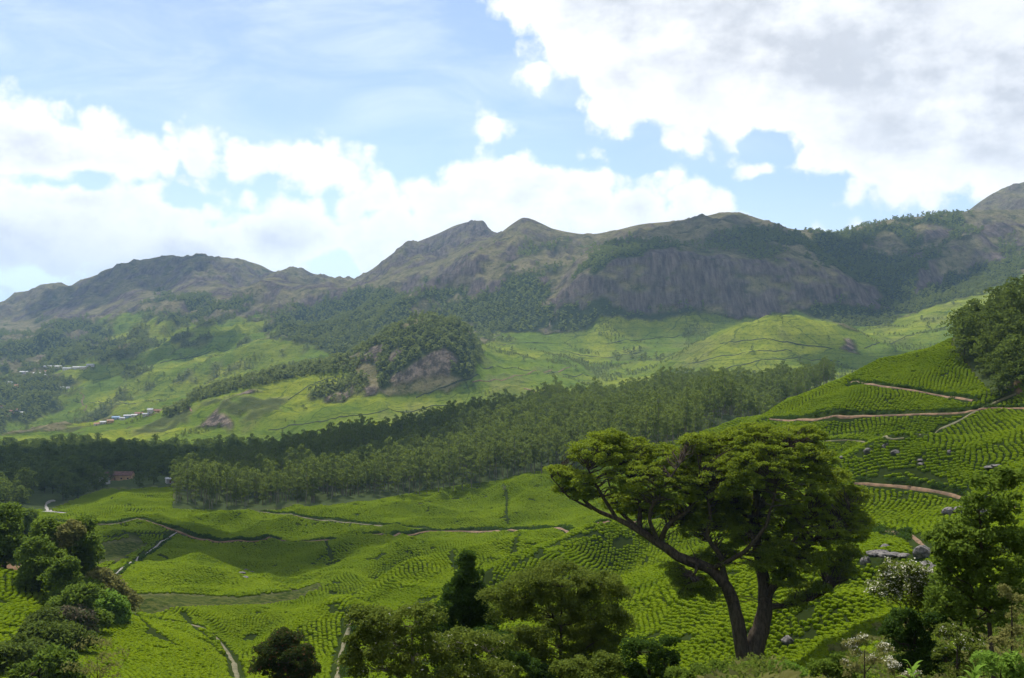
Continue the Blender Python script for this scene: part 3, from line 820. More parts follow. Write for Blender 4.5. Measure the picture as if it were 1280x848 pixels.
def crown_tree(name, base, lobes, trunk_pts, trunk_r, leaf_m, bark_m, n_sub, sub_size, n_leaf, leaf_size, seed, label,
               category='tree', group=None, flowers=None, part='crown', aspect=0.55, up=0.4, twig=True, bark_sides=8, flat=0.8, under=0.7):
    """a tree built in its own frame: trunk with limbs to every clump, crown of leaves"""
    rng = np.random.default_rng(seed)
    root = link(name, None, label=label, category=category, group=group, loc=base)
    TG, LG = Geo(), Geo()
    tp = np.asarray(trunk_pts, float)
    tube(TG, tp, trunk_r, bark_sides, rng, 0.2)
    allp = []
    for (c, r) in lobes:
        c, r = np.asarray(c, float), np.asarray(r, float)
        k = max(2, int(n_sub * (r[0] * r[1] * r[2])**(1 / 2.2)))
        P, R = sub_clumps(c, r, k, rng, sub_size, flat, under)
        j = np.argmin(np.linalg.norm(tp - (c - [0, 0, r[2]]), axis=1) + (tp[:, 2] > c[2]) * 5)
        hub = c - [0, 0, r[2] * 0.5]
        tube(TG, curve(tp[j], hub, 7, 0.12, rng), np.linspace(trunk_r[j] * 0.55, trunk_r[-1] * 0.6, 7), 6, rng, 0.2)
        for q_, rr in zip(P, R):
            if twig:
                tube(TG, curve(hub, q_ - [0, 0, rr[2] * 0.3], 4, 0.1, rng, 0.06), np.linspace(trunk_r[-1] * 0.38, trunk_r[-1] * 0.10, 4), 3)
            allp.append(clump_pts(q_, rr, n_leaf, rng, 0.5, 0.5))
    allp = np.concatenate(allp)
    leaves(LG, allp, leaf_size, rng, up, aspect)
    link('trunk', TG.mesh('trunk', True), bark_m, root)
    link(part, LG.mesh(part), leaf_m, root)
    if flowers:
        FG = Geo()
        sel = allp[(allp[:, 2] > np.quantile(allp[:, 2], flowers[0]))]
        heads = sel[rng.integers(0, len(sel), flowers[1])]
        pts = (heads[:, None] + rng.normal(0, flowers[2], (len(heads), flowers[3], 3)) * [1, 1, 0.5]).reshape(-1, 3)
        leaves(FG, pts, flowers[4], rng, 1.0, 0.9)
        link('blossom', FG.mesh('blossom'), M_FLOW, root)
    return root


def drape(name, pts, width, mat, lift=0.15, ymin=0, rag=0.6, kind='structure', label=None, offset=0.0, parent=None):
    """a strip that follows the ground along a line seen from the viewpoint"""
    P = []
    for (a, b), (c_, d_) in zip(pts, pts[1:]):
        for k in range(6):
            P.append(pick(a + (c_ - a) * k / 6, b + (d_ - b) * k / 6, ymin))
    P.append(pick(*pts[-1], ymin))
    P = np.array(P)[:, :2]
    for _ in range(3):
        P[1:-1] = (P[:-2] + 2 * P[1:-1] + P[2:]) / 4
    # resample
    d = np.concatenate([[0], np.cumsum(np.linalg.norm(np.diff(P, axis=0), axis=1))])
    n = int(np.clip(d[-1] / max(width * 0.5, 0.5), 6, 500))
    q = np.linspace(0, d[-1], n)
    P = np.stack([np.interp(q, d, P[:, 0]), np.interp(q, d, P[:, 1])], 1)
    tg = np.gradient(P, axis=0)
    tg /= np.linalg.norm(tg, axis=1)[:, None] + 1e-9
    nr = np.stack([-tg[:, 1], tg[:, 0]], 1)
    wv = width * 0.58 * (1 + rag * (fbm(q / (width * 3), q * 0, 3, 5) - 0.5) * 2.4)
    V = []
    for s_ in (-0.5, -0.25, 0, 0.25, 0.5):
        X = P[:, 0] + nr[:, 0] * (wv * s_ + offset)
        Y = P[:, 1] + nr[:, 1] * (wv * s_ + offset)
        V.append(np.stack([X, Y, H(X, Y) + lift * (1 if abs(s_) < 0.5 else -0.6)], 1))
    V = np.stack(V, 1)
    idx = np.arange(n * 5).reshape(n, 5)
    G = Geo()
    G.add(V.reshape(-1, 3), np.stack([idx[:-1, :-1], idx[1:, :-1], idx[1:, 1:], idx[:-1, 1:]], -1).reshape(-1, 4))
    link(name, G.mesh(name, True), mat, parent, kind=kind)
    return P


# ---------------------------------------------------------------- tracks, roads, stream
LINES = []           # for keeping bushes off: (world polyline, clearance)


def track(name, s, width, mat, lift=0.15, clear=0.6, ymin=0, bank=0.0, **kw):
    pts = T(s)
    P = drape(name, pts, width, mat, lift, ymin, **kw)
    LINES.append((P[::max(1, len(P) // 60)], width / 2 + clear))
    if bank:
        # the cut bank above the track, grown over with dark plants
        nrm = np.gradient(P, axis=0)
        nrm = np.stack([-nrm[:, 1], nrm[:, 0]], 1)
        nrm /= np.linalg.norm(nrm, axis=1)[:, None] + 1e-9
        up = np.where(nrm[:, 1:2] > 0, 1, -1)
        q = P + nrm * up * (width * 0.5 + bank * 0.5)
        BANKS.append((q, bank))
        LINES.append((q[::max(1, len(q) // 60)], bank * 0.5 + 0.3))
    return P


BANKS = []
track('dirt_path', '172,649 195,655 213,662 223,665 240,672 265,677 330,678 400,676 460,671 520,667 545,664 600,664 640,664 700,661 760,657 800,652 832,648', 2.6, M_SOIL, 0.25, bank=2.6)
track('dirt_path', '322,640 360,644 400,650 450,655 500,658 540,663', 1.6, M_DULL, 0.25, bank=1.8)
track('footpath', '221,666 208,674 180,694 152,712 136,726', 1.5, M_CONC, 0.3, bank=1.4)
track('dirt_path', '60,651 100,655 140,657 172,649', 1.6, M_DULL, 0.25, bank=2.0)
track('dirt_path', '1064,477 1100,483 1140,488 1160,492 1200,498 1216,501', 1.9, M_SOIL, 0.25, bank=1.2)
track('dirt_path', '962,524 1010,525 1060,521 1120,519 1180,517 1215,515 1240,510 1280,511 1320,508', 1.7, M_SOIL, 0.25, bank=1.4)
track('footpath', '1150,545 1190,530 1220,515 1250,500 1270,492', 1.8, M_DULL, 0.2)
track('dirt_path', '1068,604 1100,606 1130,609 1165,613 1200,621 1237,628 1270,636', 1.6, M_SOIL, 0.25, bank=1.0)
track('dirt_path', '1080,663 1115,666 1140,670 1152,680 1160,692', 1.5, M_SOIL, 0.25, bank=0.9)
track('footpath', '1030,552 1060,551 1090,552 1130,548', 1.0, M_DULL, 0.2)
track('footpath', '196,776 225,779 250,784 268,795 282,812 292,828 297,850', 2.0, M_DULL, 0.2)
track('footpath', '446,766 440,775 433,795 425,820 421,850', 1.6, M_DULL, 0.25, bank=0.8)
track('road', '30,642 48,641 60,640 72,641 84,642', 4.0, M_CONC, 0.4, clear=1.0)
track('road', '64,640 58,636 57,631 62,627 68,626', 4.0, M_CONC, 0.4, clear=1.0)
for s_ in ('98,490 106,496 101,502 109,508 105,514', '590,478 625,476 655,468 700,463 712,460', '655,486 668,489 674,497 668,505',
           '184,521 196,517 202,512', '0,516 8,520 14,524', '228,505 236,509 240,514'):
    drape('dirt_path', T(s_), 4.5, M_SOIL, 0.8, 1250)
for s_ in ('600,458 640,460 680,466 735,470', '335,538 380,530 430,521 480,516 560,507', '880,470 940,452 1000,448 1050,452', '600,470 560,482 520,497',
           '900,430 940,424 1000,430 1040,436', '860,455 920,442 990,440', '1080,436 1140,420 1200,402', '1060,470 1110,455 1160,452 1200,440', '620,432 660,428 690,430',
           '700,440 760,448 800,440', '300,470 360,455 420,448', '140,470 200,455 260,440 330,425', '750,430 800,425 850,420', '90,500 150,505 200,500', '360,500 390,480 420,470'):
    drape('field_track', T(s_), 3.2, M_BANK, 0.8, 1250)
drape('stream', T('702,368 696,380 693,390 688,400 686,412'), 6.5, M_DULL, 1.5, 2200, rag=0.5)
drape('stream', T('742,366 735,372 730,380 728,388'), 4.5, M_DULL, 1.5, 2200, rag=0.5)
# dark field boundaries between the near plots: only a gap and a rank hedge
for s_, w_ in (('630,608 634,625 633,640 635,656', 0.8), ('650,668 645,678 642,692', 0.8), ('556,690 565,700 570,712', 0.8), ('400,676 412,690 416,700', 0.8),
               ('230,768 260,800 300,835', 1.0), ('640,710 670,698 700,690', 0.8), ('165,765 190,790 230,812 268,832', 0.9), ('130,672 180,668 215,664', 1.0),
               ('210,700 180,690 130,712', 1.0), ('745,668 700,678 655,690', 1.0), ('1100,590 1140,588 1180,600', 0.8), ('990,560 1040,545 1080,540', 0.9)):
    q = np.array([pick(a_, b_)[:2] for a_, b_ in T(s_)])
    LINES.append((q, w_))

# ---------------------------------------------------------------- instanced masses
def scatter_object(name, pts, scales, rots, sources, mat, kind='stuff', seed=0):
    """points carrying copies of small meshes; for masses nobody could count"""
    me = bpy.data.meshes.new(name)
    me.vertices.add(len(pts))
    me.vertices.foreach_set('co', np.asarray(pts, np.float32).ravel())
    a = me.attributes.new('s', 'FLOAT_VECTOR', 'POINT')
    a.data.foreach_set('vector', np.asarray(scales, np.float32).ravel())
    a = me.attributes.new('r', 'FLOAT_VECTOR', 'POINT')
    a.data.foreach_set('vector', np.asarray(rots, np.float32).ravel())
    a = me.attributes.new('k', 'INT', 'POINT')
    a.data.foreach_set('value', RNG.integers(0, len(sources), len(pts)).astype(np.int32))
    o = link(name, me, None, kind=kind)
    ng = bpy.data.node_groups.new(name, 'GeometryNodeTree')
    ng.interface.new_socket('Geometry', in_out='INPUT', socket_type='NodeSocketGeometry')
    ng.interface.new_socket('Geometry', in_out='OUTPUT', socket_type='NodeSocketGeometry')
    q = NT(ng)
    gi_ = q.n('NodeGroupInput')
    go_ = q.n('NodeGroupOutput')
    join = q.n('GeometryNodeJoinGeometry')

    def attr(nm, ty):
        nd = q.n('GeometryNodeInputNamedAttribute', data_type=ty)
        nd.inputs['Name'].default_value = nm
        return nd.outputs['Attribute']
    for k, src in enumerate(sources):
        oi = q.n('GeometryNodeObjectInfo', {'Object': src}, transform_space='ORIGINAL')
        cmp_ = q.n('FunctionNodeCompare', data_type='INT', operation='EQUAL')
        q.t.links.new(attr('k', 'INT'), cmp_.inputs[2])
        cmp_.inputs[3].default_value = k
        e2r = q.n('FunctionNodeEulerToRotation')
        q.t.links.new(attr('r', 'FLOAT_VECTOR'), e2r.inputs[0])
        iop = q.n('GeometryNodeInstanceOnPoints')
        q.t.links.new(gi_.outputs[0], iop.inputs['Points'])
        q.t.links.new(cmp_.outputs[0], iop.inputs['Selection'])
        q.t.links.new(oi.outputs['Geometry'], iop.inputs['Instance'])
        q.t.links.new(e2r.outputs[0], iop.inputs['Rotation'])
        q.t.links.new(attr('s', 'FLOAT_VECTOR'), iop.inputs['Scale'])
        q.t.links.new(iop.outputs[0], join.inputs[0])
    q.t.links.new(join.outputs[0], go_.inputs[0])
    md = o.modifiers.new('scatter', 'NODES')
    md.node_group = ng
    return o


def source(name, me, mats):
    for m_ in mats:
        me.materials.append(m_)
    return bpy.data.objects.new(name, me)


# -- tea bush: a flat-topped plucked dome, uneven
def bush_mesh(seed):
    rng = np.random.default_rng(seed)
    rings = [(0.50, 0.0), (0.62, 0.34), (0.57, 0.60), (0.34, 0.76)]
    k = 8
    V = []
    for r, z in rings:
        th = np.arange(k) / k * 2 * math.pi + rng.uniform(-0.25, 0.25, k)
        rr = r * rng.uniform(0.80, 1.16, k)
        V += [(rr[i] * math.cos(th[i]), rr[i] * math.sin(th[i]), z + rng.uniform(-0.07, 0.07)) for i in range(k)]
    V.append((rng.uniform(-.1, .1), rng.uniform(-.1, .1), 0.78))
    Fc = []
    for a in range(3):
        for i in range(k):
            j = (i + 1) % k
            Fc.append([a * k + i, a * k + j, (a + 1) * k + j, (a + 1) * k + i])
    G = Geo()
    G.add(V, Fc)
    G.f.append(np.array([[24 + i, 24 + (i + 1) % k, 32] for i in range(k)]).ravel())
    G.s.append(np.full(k, 3))
    # loose shoots standing off the plucked table
    n = 22
    th = rng.uniform(0, 2 * math.pi, n)
    rr = rng.random(n)**0.5 * 0.6
    P = np.stack([rr * np.cos(th), rr * np.sin(th), 0.80 - 0.5 * rr**2 + rng.uniform(-.04, .05, n)], 1)
    leaves(G, P, 0.20, rng, 0.5)
    return G.mesh('tea_bush', False)


BUSH = [bush_mesh(k) for k in range(4)]
for b in BUSH:
    b.materials.append(M_TEA)
SRC_BUSH = [bpy.data.objects.new('tea_bush_shape', b) for b in BUSH]

# plots: outline, nearest/farthest, row direction as seen (from, to) at a spot
PLOTS = [
    (T('1062,476 1130,450 1188,428 1212,462 1240,493 1262,499 1216,502 1160,491 1100,482'), 380, 470, (1175, 495), (1195, 445), 1.20),
    (T('940,524 1000,500 1062,476 1100,483 1160,492 1216,502 1262,494 1240,511 1180,517 1060,520 960,526'), 330, 470, (1080, 519), (1092, 492), 1.20),
    (T('960,526 1060,521 1180,518 1216,515 1150,546 1090,553 1030,553 1000,545'), 280, 460, (1100, 545), (1112, 525), 1.20),
    (T('1150,548 1216,515 1262,500 1300,505 1300,640 1240,600 1190,570'), 200, 460, (1220, 560), (1228, 530), 1.20),
    (T('1000,545 1090,553 1150,548 1190,570 1240,600 1280,640 1237,628 1165,613 1068,604 1020,600 980,570'), 200, 420, (1060, 590), (1110, 572), 1.12),
    (T('1060,604 1165,614 1237,629 1290,640 1290,700 1160,700 1152,680 1115,666 1060,663'), 150, 330, (1100, 650), (1112, 620), 1.20),
    (T('900,600 980,565 1068,604 1060,663 1115,667 1160,690 1150,710 1100,790 1040,820 900,862 840,862 780,848 840,760 880,690'), 90, 340, (960, 800), (1010, 745), 1.16),
    (T('820,640 900,600 960,620 880,700 790,760 700,735 600,728 520,735 560,710 640,700 700,690 760,672'), 180, 420, (700, 720), (770, 690), 1.20),
    (T('630,664 760,658 832,648 820,655 760,672 700,690 640,700 635,690'), 300, 520, (660, 685), (720, 672), 1.28),
    (T('400,710 470,705 520,690 560,680 635,665 632,700 560,712 500,735 432,752 372,752 400,735'), 280, 520, (430, 740), (500, 728), 1.20),
    (T('150,712 210,675 223,667 265,678 400,677 545,665 635,664 560,682 520,692 470,706 400,712 400,728 372,738 300,747 215,742 160,745 135,730'), 300, 540, (280, 715), (340, 724), 1.20),
    (T('215,664 265,676 400,675 540,662 500,657 400,649 325,640 215,637 190,655'), 420, 640, (300, 662), (350, 655), 1.28),
    (T('325,640 450,630 540,612 620,602 660,592 760,575 830,560 850,600 830,648 760,656 640,662 545,662 500,657 400,649'), 400, 640, (560, 645), (600, 632), 1.28),
    (T('60,650 130,615 215,610 215,640 190,655 172,649 140,657 100,655'), 420, 780, (150, 640), (190, 622), 1.32),
    (T('60,656 100,657 140,659 172,652 213,664 180,690 150,712 120,706 60,700'), 350, 620, (140, 690), (190, 672), 1.24),
    (T('-60,700 0,712 30,715 62,738 60,775 40,800 -60,840'), 130, 262, (5, 790), (45, 745), 1.20),
    (T('60,775 165,768 190,776 200,784 232,792 262,805 296,848 300,880 20,880 20,830 70,800'), 120, 262, (120, 800), (180, 826), 1.04),
    (T('200,776 212,757 300,756 372,750 430,744 446,766 421,860 297,860 290,826 268,794 240,782'), 130, 345, (300, 830), (350, 775), 1.12),
    (T('446,766 432,752 500,735 520,735 600,728 700,735 790,760 840,760 780,860 421,860'), 110, 350, (600, 800), (660, 760), 1.08),
]
tea_pts, tea_rot, tea_sc = [], [], []
for pi_, (poly, y0, y1, a_, b_, sp) in enumerate(PLOTS):
    sp *= 0.82 if y0 < 185 else 0.94
    y0, y1 = y0 * 0.85, y1 * 1.15
    pa, pb = pick(*a_), pick(*b_)
    ang_ = math.atan2(pb[1] - pa[1], pb[0] - pa[0])
    # generous world bounds from the outline at both ends of its depth
    xs = [(p_[0] - CX) / F * y for p_ in poly for y in (y0, y1)]
    X0, X1 = min(xs), max(xs)
    cx_, cy_ = (X0 + X1) / 2, (y0 + y1) / 2
    R_ = math.hypot(X1 - X0, y1 - y0) / 2 + 5
    along, across = sp * 0.84, sp
    U, Vv = np.meshgrid(np.arange(-R_, R_, along), np.arange(-R_, R_, across), indexing='ij')
    U = U + RNG.normal(0, 0.16, U.shape) + (np.arange(U.shape[1]) % 2)[None] * along / 2
    Vv = Vv + RNG.normal(0, 0.07, U.shape)
    # rows bend with the ground
    Vw = Vv + (fbm(U / 38 + pi_ * 7, Vv / 55, 3, 90 + pi_) - 0.5) * 16
    ca_, sa_ = math.cos(ang_), math.sin(ang_)
    X = (cx_ + U * ca_ - Vw * sa_).ravel()
    Y = (cy_ + U * sa_ + Vw * ca_).ravel()
    k = (Y > y0) & (Y < y1) & (X > X0) & (X < X1)
    X, Y = X[k], Y[k]
    Z = H(X, Y)
    px, py = CX + F * X / Y, CY - F * Z / Y
    k = inpoly(px, py, poly) & (px > -70) & (px < 1350) & (py < 900) & seen(X, Y, 5)
    k &= RNG.random(len(X)) > 0.02
    k &= fbm(X / 5, Y / 5, 2, 300) < 0.80
    X, Y, Z, px, py = X[k], Y[k], Z[k], px[k], py[k]
    mm = np.zeros(len(X), bool)
    for gp in GRASS:
        mm |= inpoly(px, py, gp) & (Y < 480)
    mm |= inpoly(px, py, T('0,700 30,700 45,708 20,716 0,712'))
    X, Y, Z = X[~mm], Y[~mm], Z[~mm]
    tea_pts.append(np.stack([X, Y, Z], 1))
    s_ = sp * RNG.uniform(0.94, 1.16, len(X)) / 1.22
    tea_sc.append(np.stack([s_, s_ * 0.90, RNG.uniform(0.8, 1.12, len(X)) * 0.8 * sp], 1))
    tea_rot.append(np.full(len(X), ang_))
# whatever tea ground is left between the plots
X, Y = np.meshgrid(np.arange(-420, 300, 1.05), np.arange(76, 800, 1.2), indexing='ij')
X = X + RNG.normal(0, 0.12, X.shape)
Y = Y + RNG.normal(0, 0.08, X.shape) + (fbm(X / 45, Y / 60, 3, 77) - 0.5) * 22
X, Y = X.ravel(), Y.ravel()
k = (Y > 76) & (abs(X) / Y < 0.53)
X, Y = X[k], Y[k]
Z = H(X, Y)
px, py = CX + F * X / Y, CY - F * Z / Y
k = seen(X, Y, 5) & (py < 905) & (_bil(TT, X, Y) > 0.5)
k &= ~((px > 1190) & (Y > 340) & (py < 500))
X, Y, Z, px, py = X[k], Y[k], Z[k], px[k], py[k]
mm = np.zeros(len(X), bool)
for pl_ in PLOTS:
    mm |= inpoly(px, py, pl_[0]) & (Y > pl_[1] * 0.85) & (Y < pl_[2] * 1.15)
for gp in GRASS:
    mm |= inpoly(px, py, gp) & (Y < 480)
mm |= inpoly(px, py, T('0,700 30,700 45,708 20,716 0,712')) | (inpoly(px, py, T('50,700 130,700 175,760 60,775')) & (Y < 300))
mm |= (RNG.random(len(X)) < 0.03)
X, Y, Z = X[~mm], Y[~mm], Z[~mm]
tea_pts.append(np.stack([X, Y, Z], 1))
s_ = 1.2 * RNG.uniform(0.94, 1.16, len(X)) / 1.22
tea_sc.append(np.stack([s_, s_ * 0.93, RNG.uniform(0.8, 1.12, len(X)) * 1.0], 1))
tea_rot.append(np.zeros(len(X)))
P = np.concatenate(tea_pts)
SCL = np.concatenate(tea_sc)
ROT = np.concatenate(tea_rot)
keep = np.ones(len(P), bool)
for q, clr in LINES:
    lo, hi = q.min(0) - clr - 1, q.max(0) + clr + 1
    m = np.where((P[:, 0] > lo[0]) & (P[:, 0] < hi[0]) & (P[:, 1] > lo[1]) & (P[:, 1] < hi[1]))[0]
    if len(m):
        d, _ = seg_dist(P[m, 0], P[m, 1], [tuple(v) for v in q])
        keep[m[d < clr]] = False
ROCKS = [(1156, 694, 1.7), (1161, 714, 1.7), (1166, 722, 1.1), (1157, 726, 0.9), (1098, 694, 1.8), (1112, 697, 1.7), (1082, 703, 1.1), (1130, 696, 1.0), (1106, 684, 1.0), (1188, 643, 1.6), (1200, 640, 1.3), (1230, 646, 1.6),
         (1107, 558, 0.9), (1084, 565, 1.2), (1119, 566, 1.1), (1152, 580, 0.8), (1150, 575, 0.7), (1238, 585, 1.1), (1252, 590, 1.0), (1246, 583, 0.9),
         (300, 718, 1.7), (308, 714, 1.4), (314, 716, 1.2), (306, 724, 1.3), (985, 802, 0.9), (1187, 566, 0.7), (1052, 573, 0.7)]
rock_at = [(pick(a_, b_), r_) for a_, b_, r_ in ROCKS]
for (x_, y_, z_), r_ in rock_at:
    keep &= np.hypot(P[:, 0] - x_, P[:, 1] - y_) > r_ * 1.3
P, SCL, ROT = P[keep], SCL[keep], ROT[keep]
P[:, 2] -= 0.12
print('tea bushes', len(P))
# the 300 bushes that show largest are objects, the rest one mass
px, py = CX + F * P[:, 0] / P[:, 1], CY - F * P[:, 2] / P[:, 1]
clear_ = (px > 2) & (px < 1278) & (py < 846) & seen(P[:, 0], P[:, 1], -2)
for (x0, y0, x1, y1) in ((425, 690, 850, 860), (310, 780, 400, 860), (0, 740, 165, 860), (1040, 690, 1280, 860), (830, 520, 1090, 700)):
    clear_ &= ~((px > x0) & (px < x1) & (py > y0) & (py < y1))
order = np.argsort(np.where(clear_, P[:, 1], 1e9))[:300]
rest = np.setdiff1d(np.arange(len(P)), order)
for n_, i in enumerate(order):
    side = px[i]
    if side < 700:
        lb, gr = 'rounded green tea bush in the nearest rows of the left hand slope', 'nearest tea bushes on the left hand slope'
    else:
        lb, gr = 'rounded green tea bush in the nearest rows around the trunk of the great spreading tree', 'nearest tea bushes around the spreading tree'
    o = link('tea_bush', BUSH[n_ % 4], None, label=lb, category='tea bush', group=gr, loc=tuple(P[i]))
    o.rotation_euler = (0, 0, ROT[i])
    o.scale = SCL[i]
R3 = np.zeros((len(rest), 3))
R3[:, 2] = ROT[rest] + np.where(RNG.random(len(rest)) < 0.5, math.pi, 0)
scatter_object('tea_rows', P[rest], SCL[rest], R3, SRC_BUSH, None)


# -- boulders
def rock_mesh(seed, r=1.0):
    rng = np.random.default_rng(seed)
    n = 14
    th, ph = np.meshgrid(np.linspace(0, 2 * math.pi, n, endpoint=False), np.linspace(0.12, math.pi - 0.12, 9), indexing='ij')
    D = np.stack([np.cos(th) * np.sin(ph), np.sin(th) * np.sin(ph), np.cos(ph)], -1)
    rad = np.ones(th.shape)
    for _ in range(9):       # flat faces knocked off the stone
        a = rng.normal(0, 1, 3)
        a /= np.linalg.norm(a)
        h = rng.uniform(0.55, 0.85)
        dd = D @ a
        rad = np.where(dd > 0.05, np.minimum(rad, h / np.maximum(dd, 0.05)), rad)
    rad *= rng.uniform(0.97, 1.03, rad.shape)
    V = D * rad[..., None] * [1.15, 0.95, 0.8] * r
    idx = np.arange(n * 9).reshape(n, 9)
    nx = np.roll(idx, -1, 0)
    G = Geo()
    G.add(V.reshape(-1, 3), np.stack([idx[:, :-1], idx[:, 1:], nx[:, 1:], nx[:, :-1]], -1).reshape(-1, 4))
    G.f.append(idx[:, 0][::1].copy())
    G.s.append(np.array([n]))
    return G.mesh('boulder', False)


RL = ['largest dark boulder, split, standing at the end of the red track', 'dark round boulder below the largest one', 'small dark boulder beside the lower round boulder', 'smallest dark stone under the lower round boulder',
      'broad grey slab in the grass beside the great tree crown', 'grey slab just right of the broad slab beside the crown', 'low grey rock nearest the great tree crown', 'pale flat rock between the slabs and the largest boulder', 'small grey rock above the broad slab',
      'grey rock under the middle red track, left one of a close pair', 'grey rock under the middle red track, right one of a close pair', 'grey rock half behind the leafy shrub at the right edge',
      'small upright boulder on the crest of the bright tea lobe', 'grey rock left of the upright boulder on the bright tea lobe', 'grey rock right of the upright boulder on the bright tea lobe', 'flat rock low on the bright tea lobe', 'small stone just above the flat rock on the lobe',
      'pale rock at the right edge above the leafy shrub, left one', 'pale rock at the right edge above the leafy shrub, right one', 'pale rock at the right edge, uppermost',
      'pale broken rock in the left tea slope, leftmost of four', 'pale broken rock in the left tea slope, topmost of four', 'pale broken rock in the left tea slope, rightmost of four', 'pale broken rock in the left tea slope, lowest of four', 'small grey stone in dark tea right of the trunk', 'lone stone in the steep right plot', 'lone stone left on the bright tea lobe']
for k, (((x_, y_, z_), r_), lb) in enumerate(zip(rock_at, RL)):
    o = link('boulder', rock_mesh(40 + k, r_), M_ROCK, label=lb, category='boulder', loc=(x_, y_, z_ + r_ * 0.18))
    o.rotation_euler = (0, 0, k * 1.3)
    if 'slab' in lb or 'flat' in lb or 'pale' in lb:
        o.scale = (1.25, 1.0, 0.5)


# -- forest trees, three shapes each, trunk and crown
def small_tree(seed, h, w, n_cl, n_leaf, leaf, low=0.35, droop=0.0, trunk_r=0.22):
    rng = np.random.default_rng(seed)
    TG, LG = Geo(), Geo()
    pts = [(0, 0, -0.5), (rng.normal(0, .02) * h, rng.normal(0, .02) * h, h * 0.45), (rng.normal(0, .03) * h, rng.normal(0, .03) * h, h * 0.92)]
    tube(TG, pts, [trunk_r, trunk_r * 0.7, trunk_r * 0.2], 5)
    P = []
    for k in range(n_cl):
        t = low + (1 - low) * (k + 0.5) / n_cl
        wid = w * 0.5 * math.sin(math.pi * min(1, (t - low) / (1 - low) * 0.58 + 0.22))**0.7
        a = k * 2.4 + rng.uniform(-.5, .5)
        r_ = wid * rng.uniform(0.25, 0.75)
        c_ = (r_ * math.cos(a), r_ * math.sin(a), t * h - droop)
        tube(TG, [(pts[1][0] * t, pts[1][1] * t, t * h * 0.85), c_], [trunk_r * 0.3, trunk_r * 0.08], 3)
        P.append(clump_pts(c_, (wid * 0.62, wid * 0.62, max(h / n_cl * 0.75, wid * 0.38)), n_leaf, rng, 0.5, 0.3))
    leaves(LG, np.concatenate(P), leaf, rng, 0.35, 0.7)
    return TG.mesh('trunk', True), LG.mesh('crown')


def joined(tr, cr, bark, leaf, nm):
    """one mesh with both materials, for the masses"""
    G = Geo()
    vs, fs, ss_, mi = [], [], [], []
    n0 = 0
    for k, me_ in enumerate((tr, cr)):
        v = np.zeros(len(me_.vertices) * 3)
        me_.vertices.foreach_get('co', v)
        l = np.zeros(len(me_.loops), np.int32)
        me_.loops.foreach_get('vertex_index', l)
        t_ = np.zeros(len(me_.polygons), np.int32)
        me_.polygons.foreach_get('loop_total', t_)
        vs.append(v.reshape(-1, 3))
        fs.append(l + n0)
        ss_.append(t_)
        mi.append(np.full(len(t_), k))
        n0 += len(me_.vertices)
    me_ = mesh_np(nm, np.concatenate(vs), np.concatenate(fs), np.concatenate(ss_))
    me_.materials.append(bark)
    me_.materials.append(leaf)
    me_.polygons.foreach_set('material_index', np.concatenate(mi).astype(np.int32))
    return bpy.data.objects.new(nm, me_)


def kind_of_tree(specs, bark, leaf, nm):
    out = []
    for sp_ in specs:
        tr, cr = small_tree(*sp_)
        tr.materials.append(bark)
        cr.materials.append(leaf)
        out.append((tr, cr, joined(tr, cr, bark, leaf, nm)))
    return out


EUC = kind_of_tree([(1, 20, 7.5, 11, 62, 0.75, 0.30), (2, 17, 6.6, 10, 62, 0.75, 0.28), (3, 23, 7.0, 12, 60, 0.8, 0.34), (4, 15, 7.2, 9, 66, 0.75, 0.26), (5, 19, 5.5, 9, 60, 0.75, 0.42), (6, 21, 7.8, 10, 70, 0.8, 0.45)], M_PALE, M_EUC, 'plantation_tree_shape')
BRO = kind_of_tree([(11, 14, 12, 10, 50, 1.3, 0.22), (12, 11, 10, 8, 50, 1.25, 0.15), (13, 16, 11, 11, 46, 1.3, 0.25), (14, 9, 9, 7, 50, 1.15, 0.12)], M_BARK, M_DARK, 'valley_tree_shape')
FARV = kind_of_tree([(21, 11, 9, 4, 14, 3.0, 0.1), (22, 9, 9, 3, 16, 3.0, 0.1), (23, 13, 8, 5, 12, 3.0, 0.15)], M_BARK, M_FAR, 'far_tree_shape')


def field(x0, x1, y0, y1, sp, jit=0.35):
    X, Y = np.meshgrid(np.arange(x0, x1, sp), np.arange(y0, y1, sp), indexing='ij')
    X = X + RNG.uniform(-jit, jit, X.shape) * sp * 1.3
    Y = Y + RNG.uniform(-jit, jit, X.shape) * sp * 1.3
    return X.ravel(), Y.ravel()


def place_trees(X, Y, variants, name, mass, label, group, smin, smax, n_ind, sink=0.3, category='tree'):
    """the n_ind trees that show largest become objects with parts, the others one mass"""
    Z = H(X, Y) - sink
    s_ = RNG.uniform(smin, smax, len(X))
    vis = seen(X, Y, 8) & (abs(CX + F * X / Y - 640) < 645)
    o_ = np.argsort(np.where(vis, Y / s_, 1e9))
    ind, rest_ = o_[:n_ind], o_[n_ind:]
    for n_, i in enumerate(ind):
        tr, cr, _ = variants[n_ % len(variants)]
        lb, gr = label(X[i], Y[i]) if callable(label) else (label, group)
        r_ = link(name, None, label=lb, category=category, group=gr, loc=(X[i], Y[i], Z[i]))
        r_.rotation_euler = (0, 0, RNG.uniform(0, 6.28))
        r_.scale = (s_[i], s_[i], s_[i] * RNG.uniform(0.9, 1.12))
        link('trunk', tr, None, r_)
        link('crown', cr, None, r_)
    if len(rest_):
        ro = np.zeros((len(rest_), 3))
        ro[:, 2] = RNG.uniform(0, 6.28, len(rest_))
        sc = np.repeat(s_[rest_][:, None], 3, 1)
        sc[:, 2] *= RNG.uniform(0.9, 1.12, len(rest_))
        scatter_object(mass, np.stack([X, Y, Z], 1)[rest_], sc, ro, [v[2] for v in variants], None)


def cover_at(Tb, X, Y):
    return _bil(Tb, X, Y)


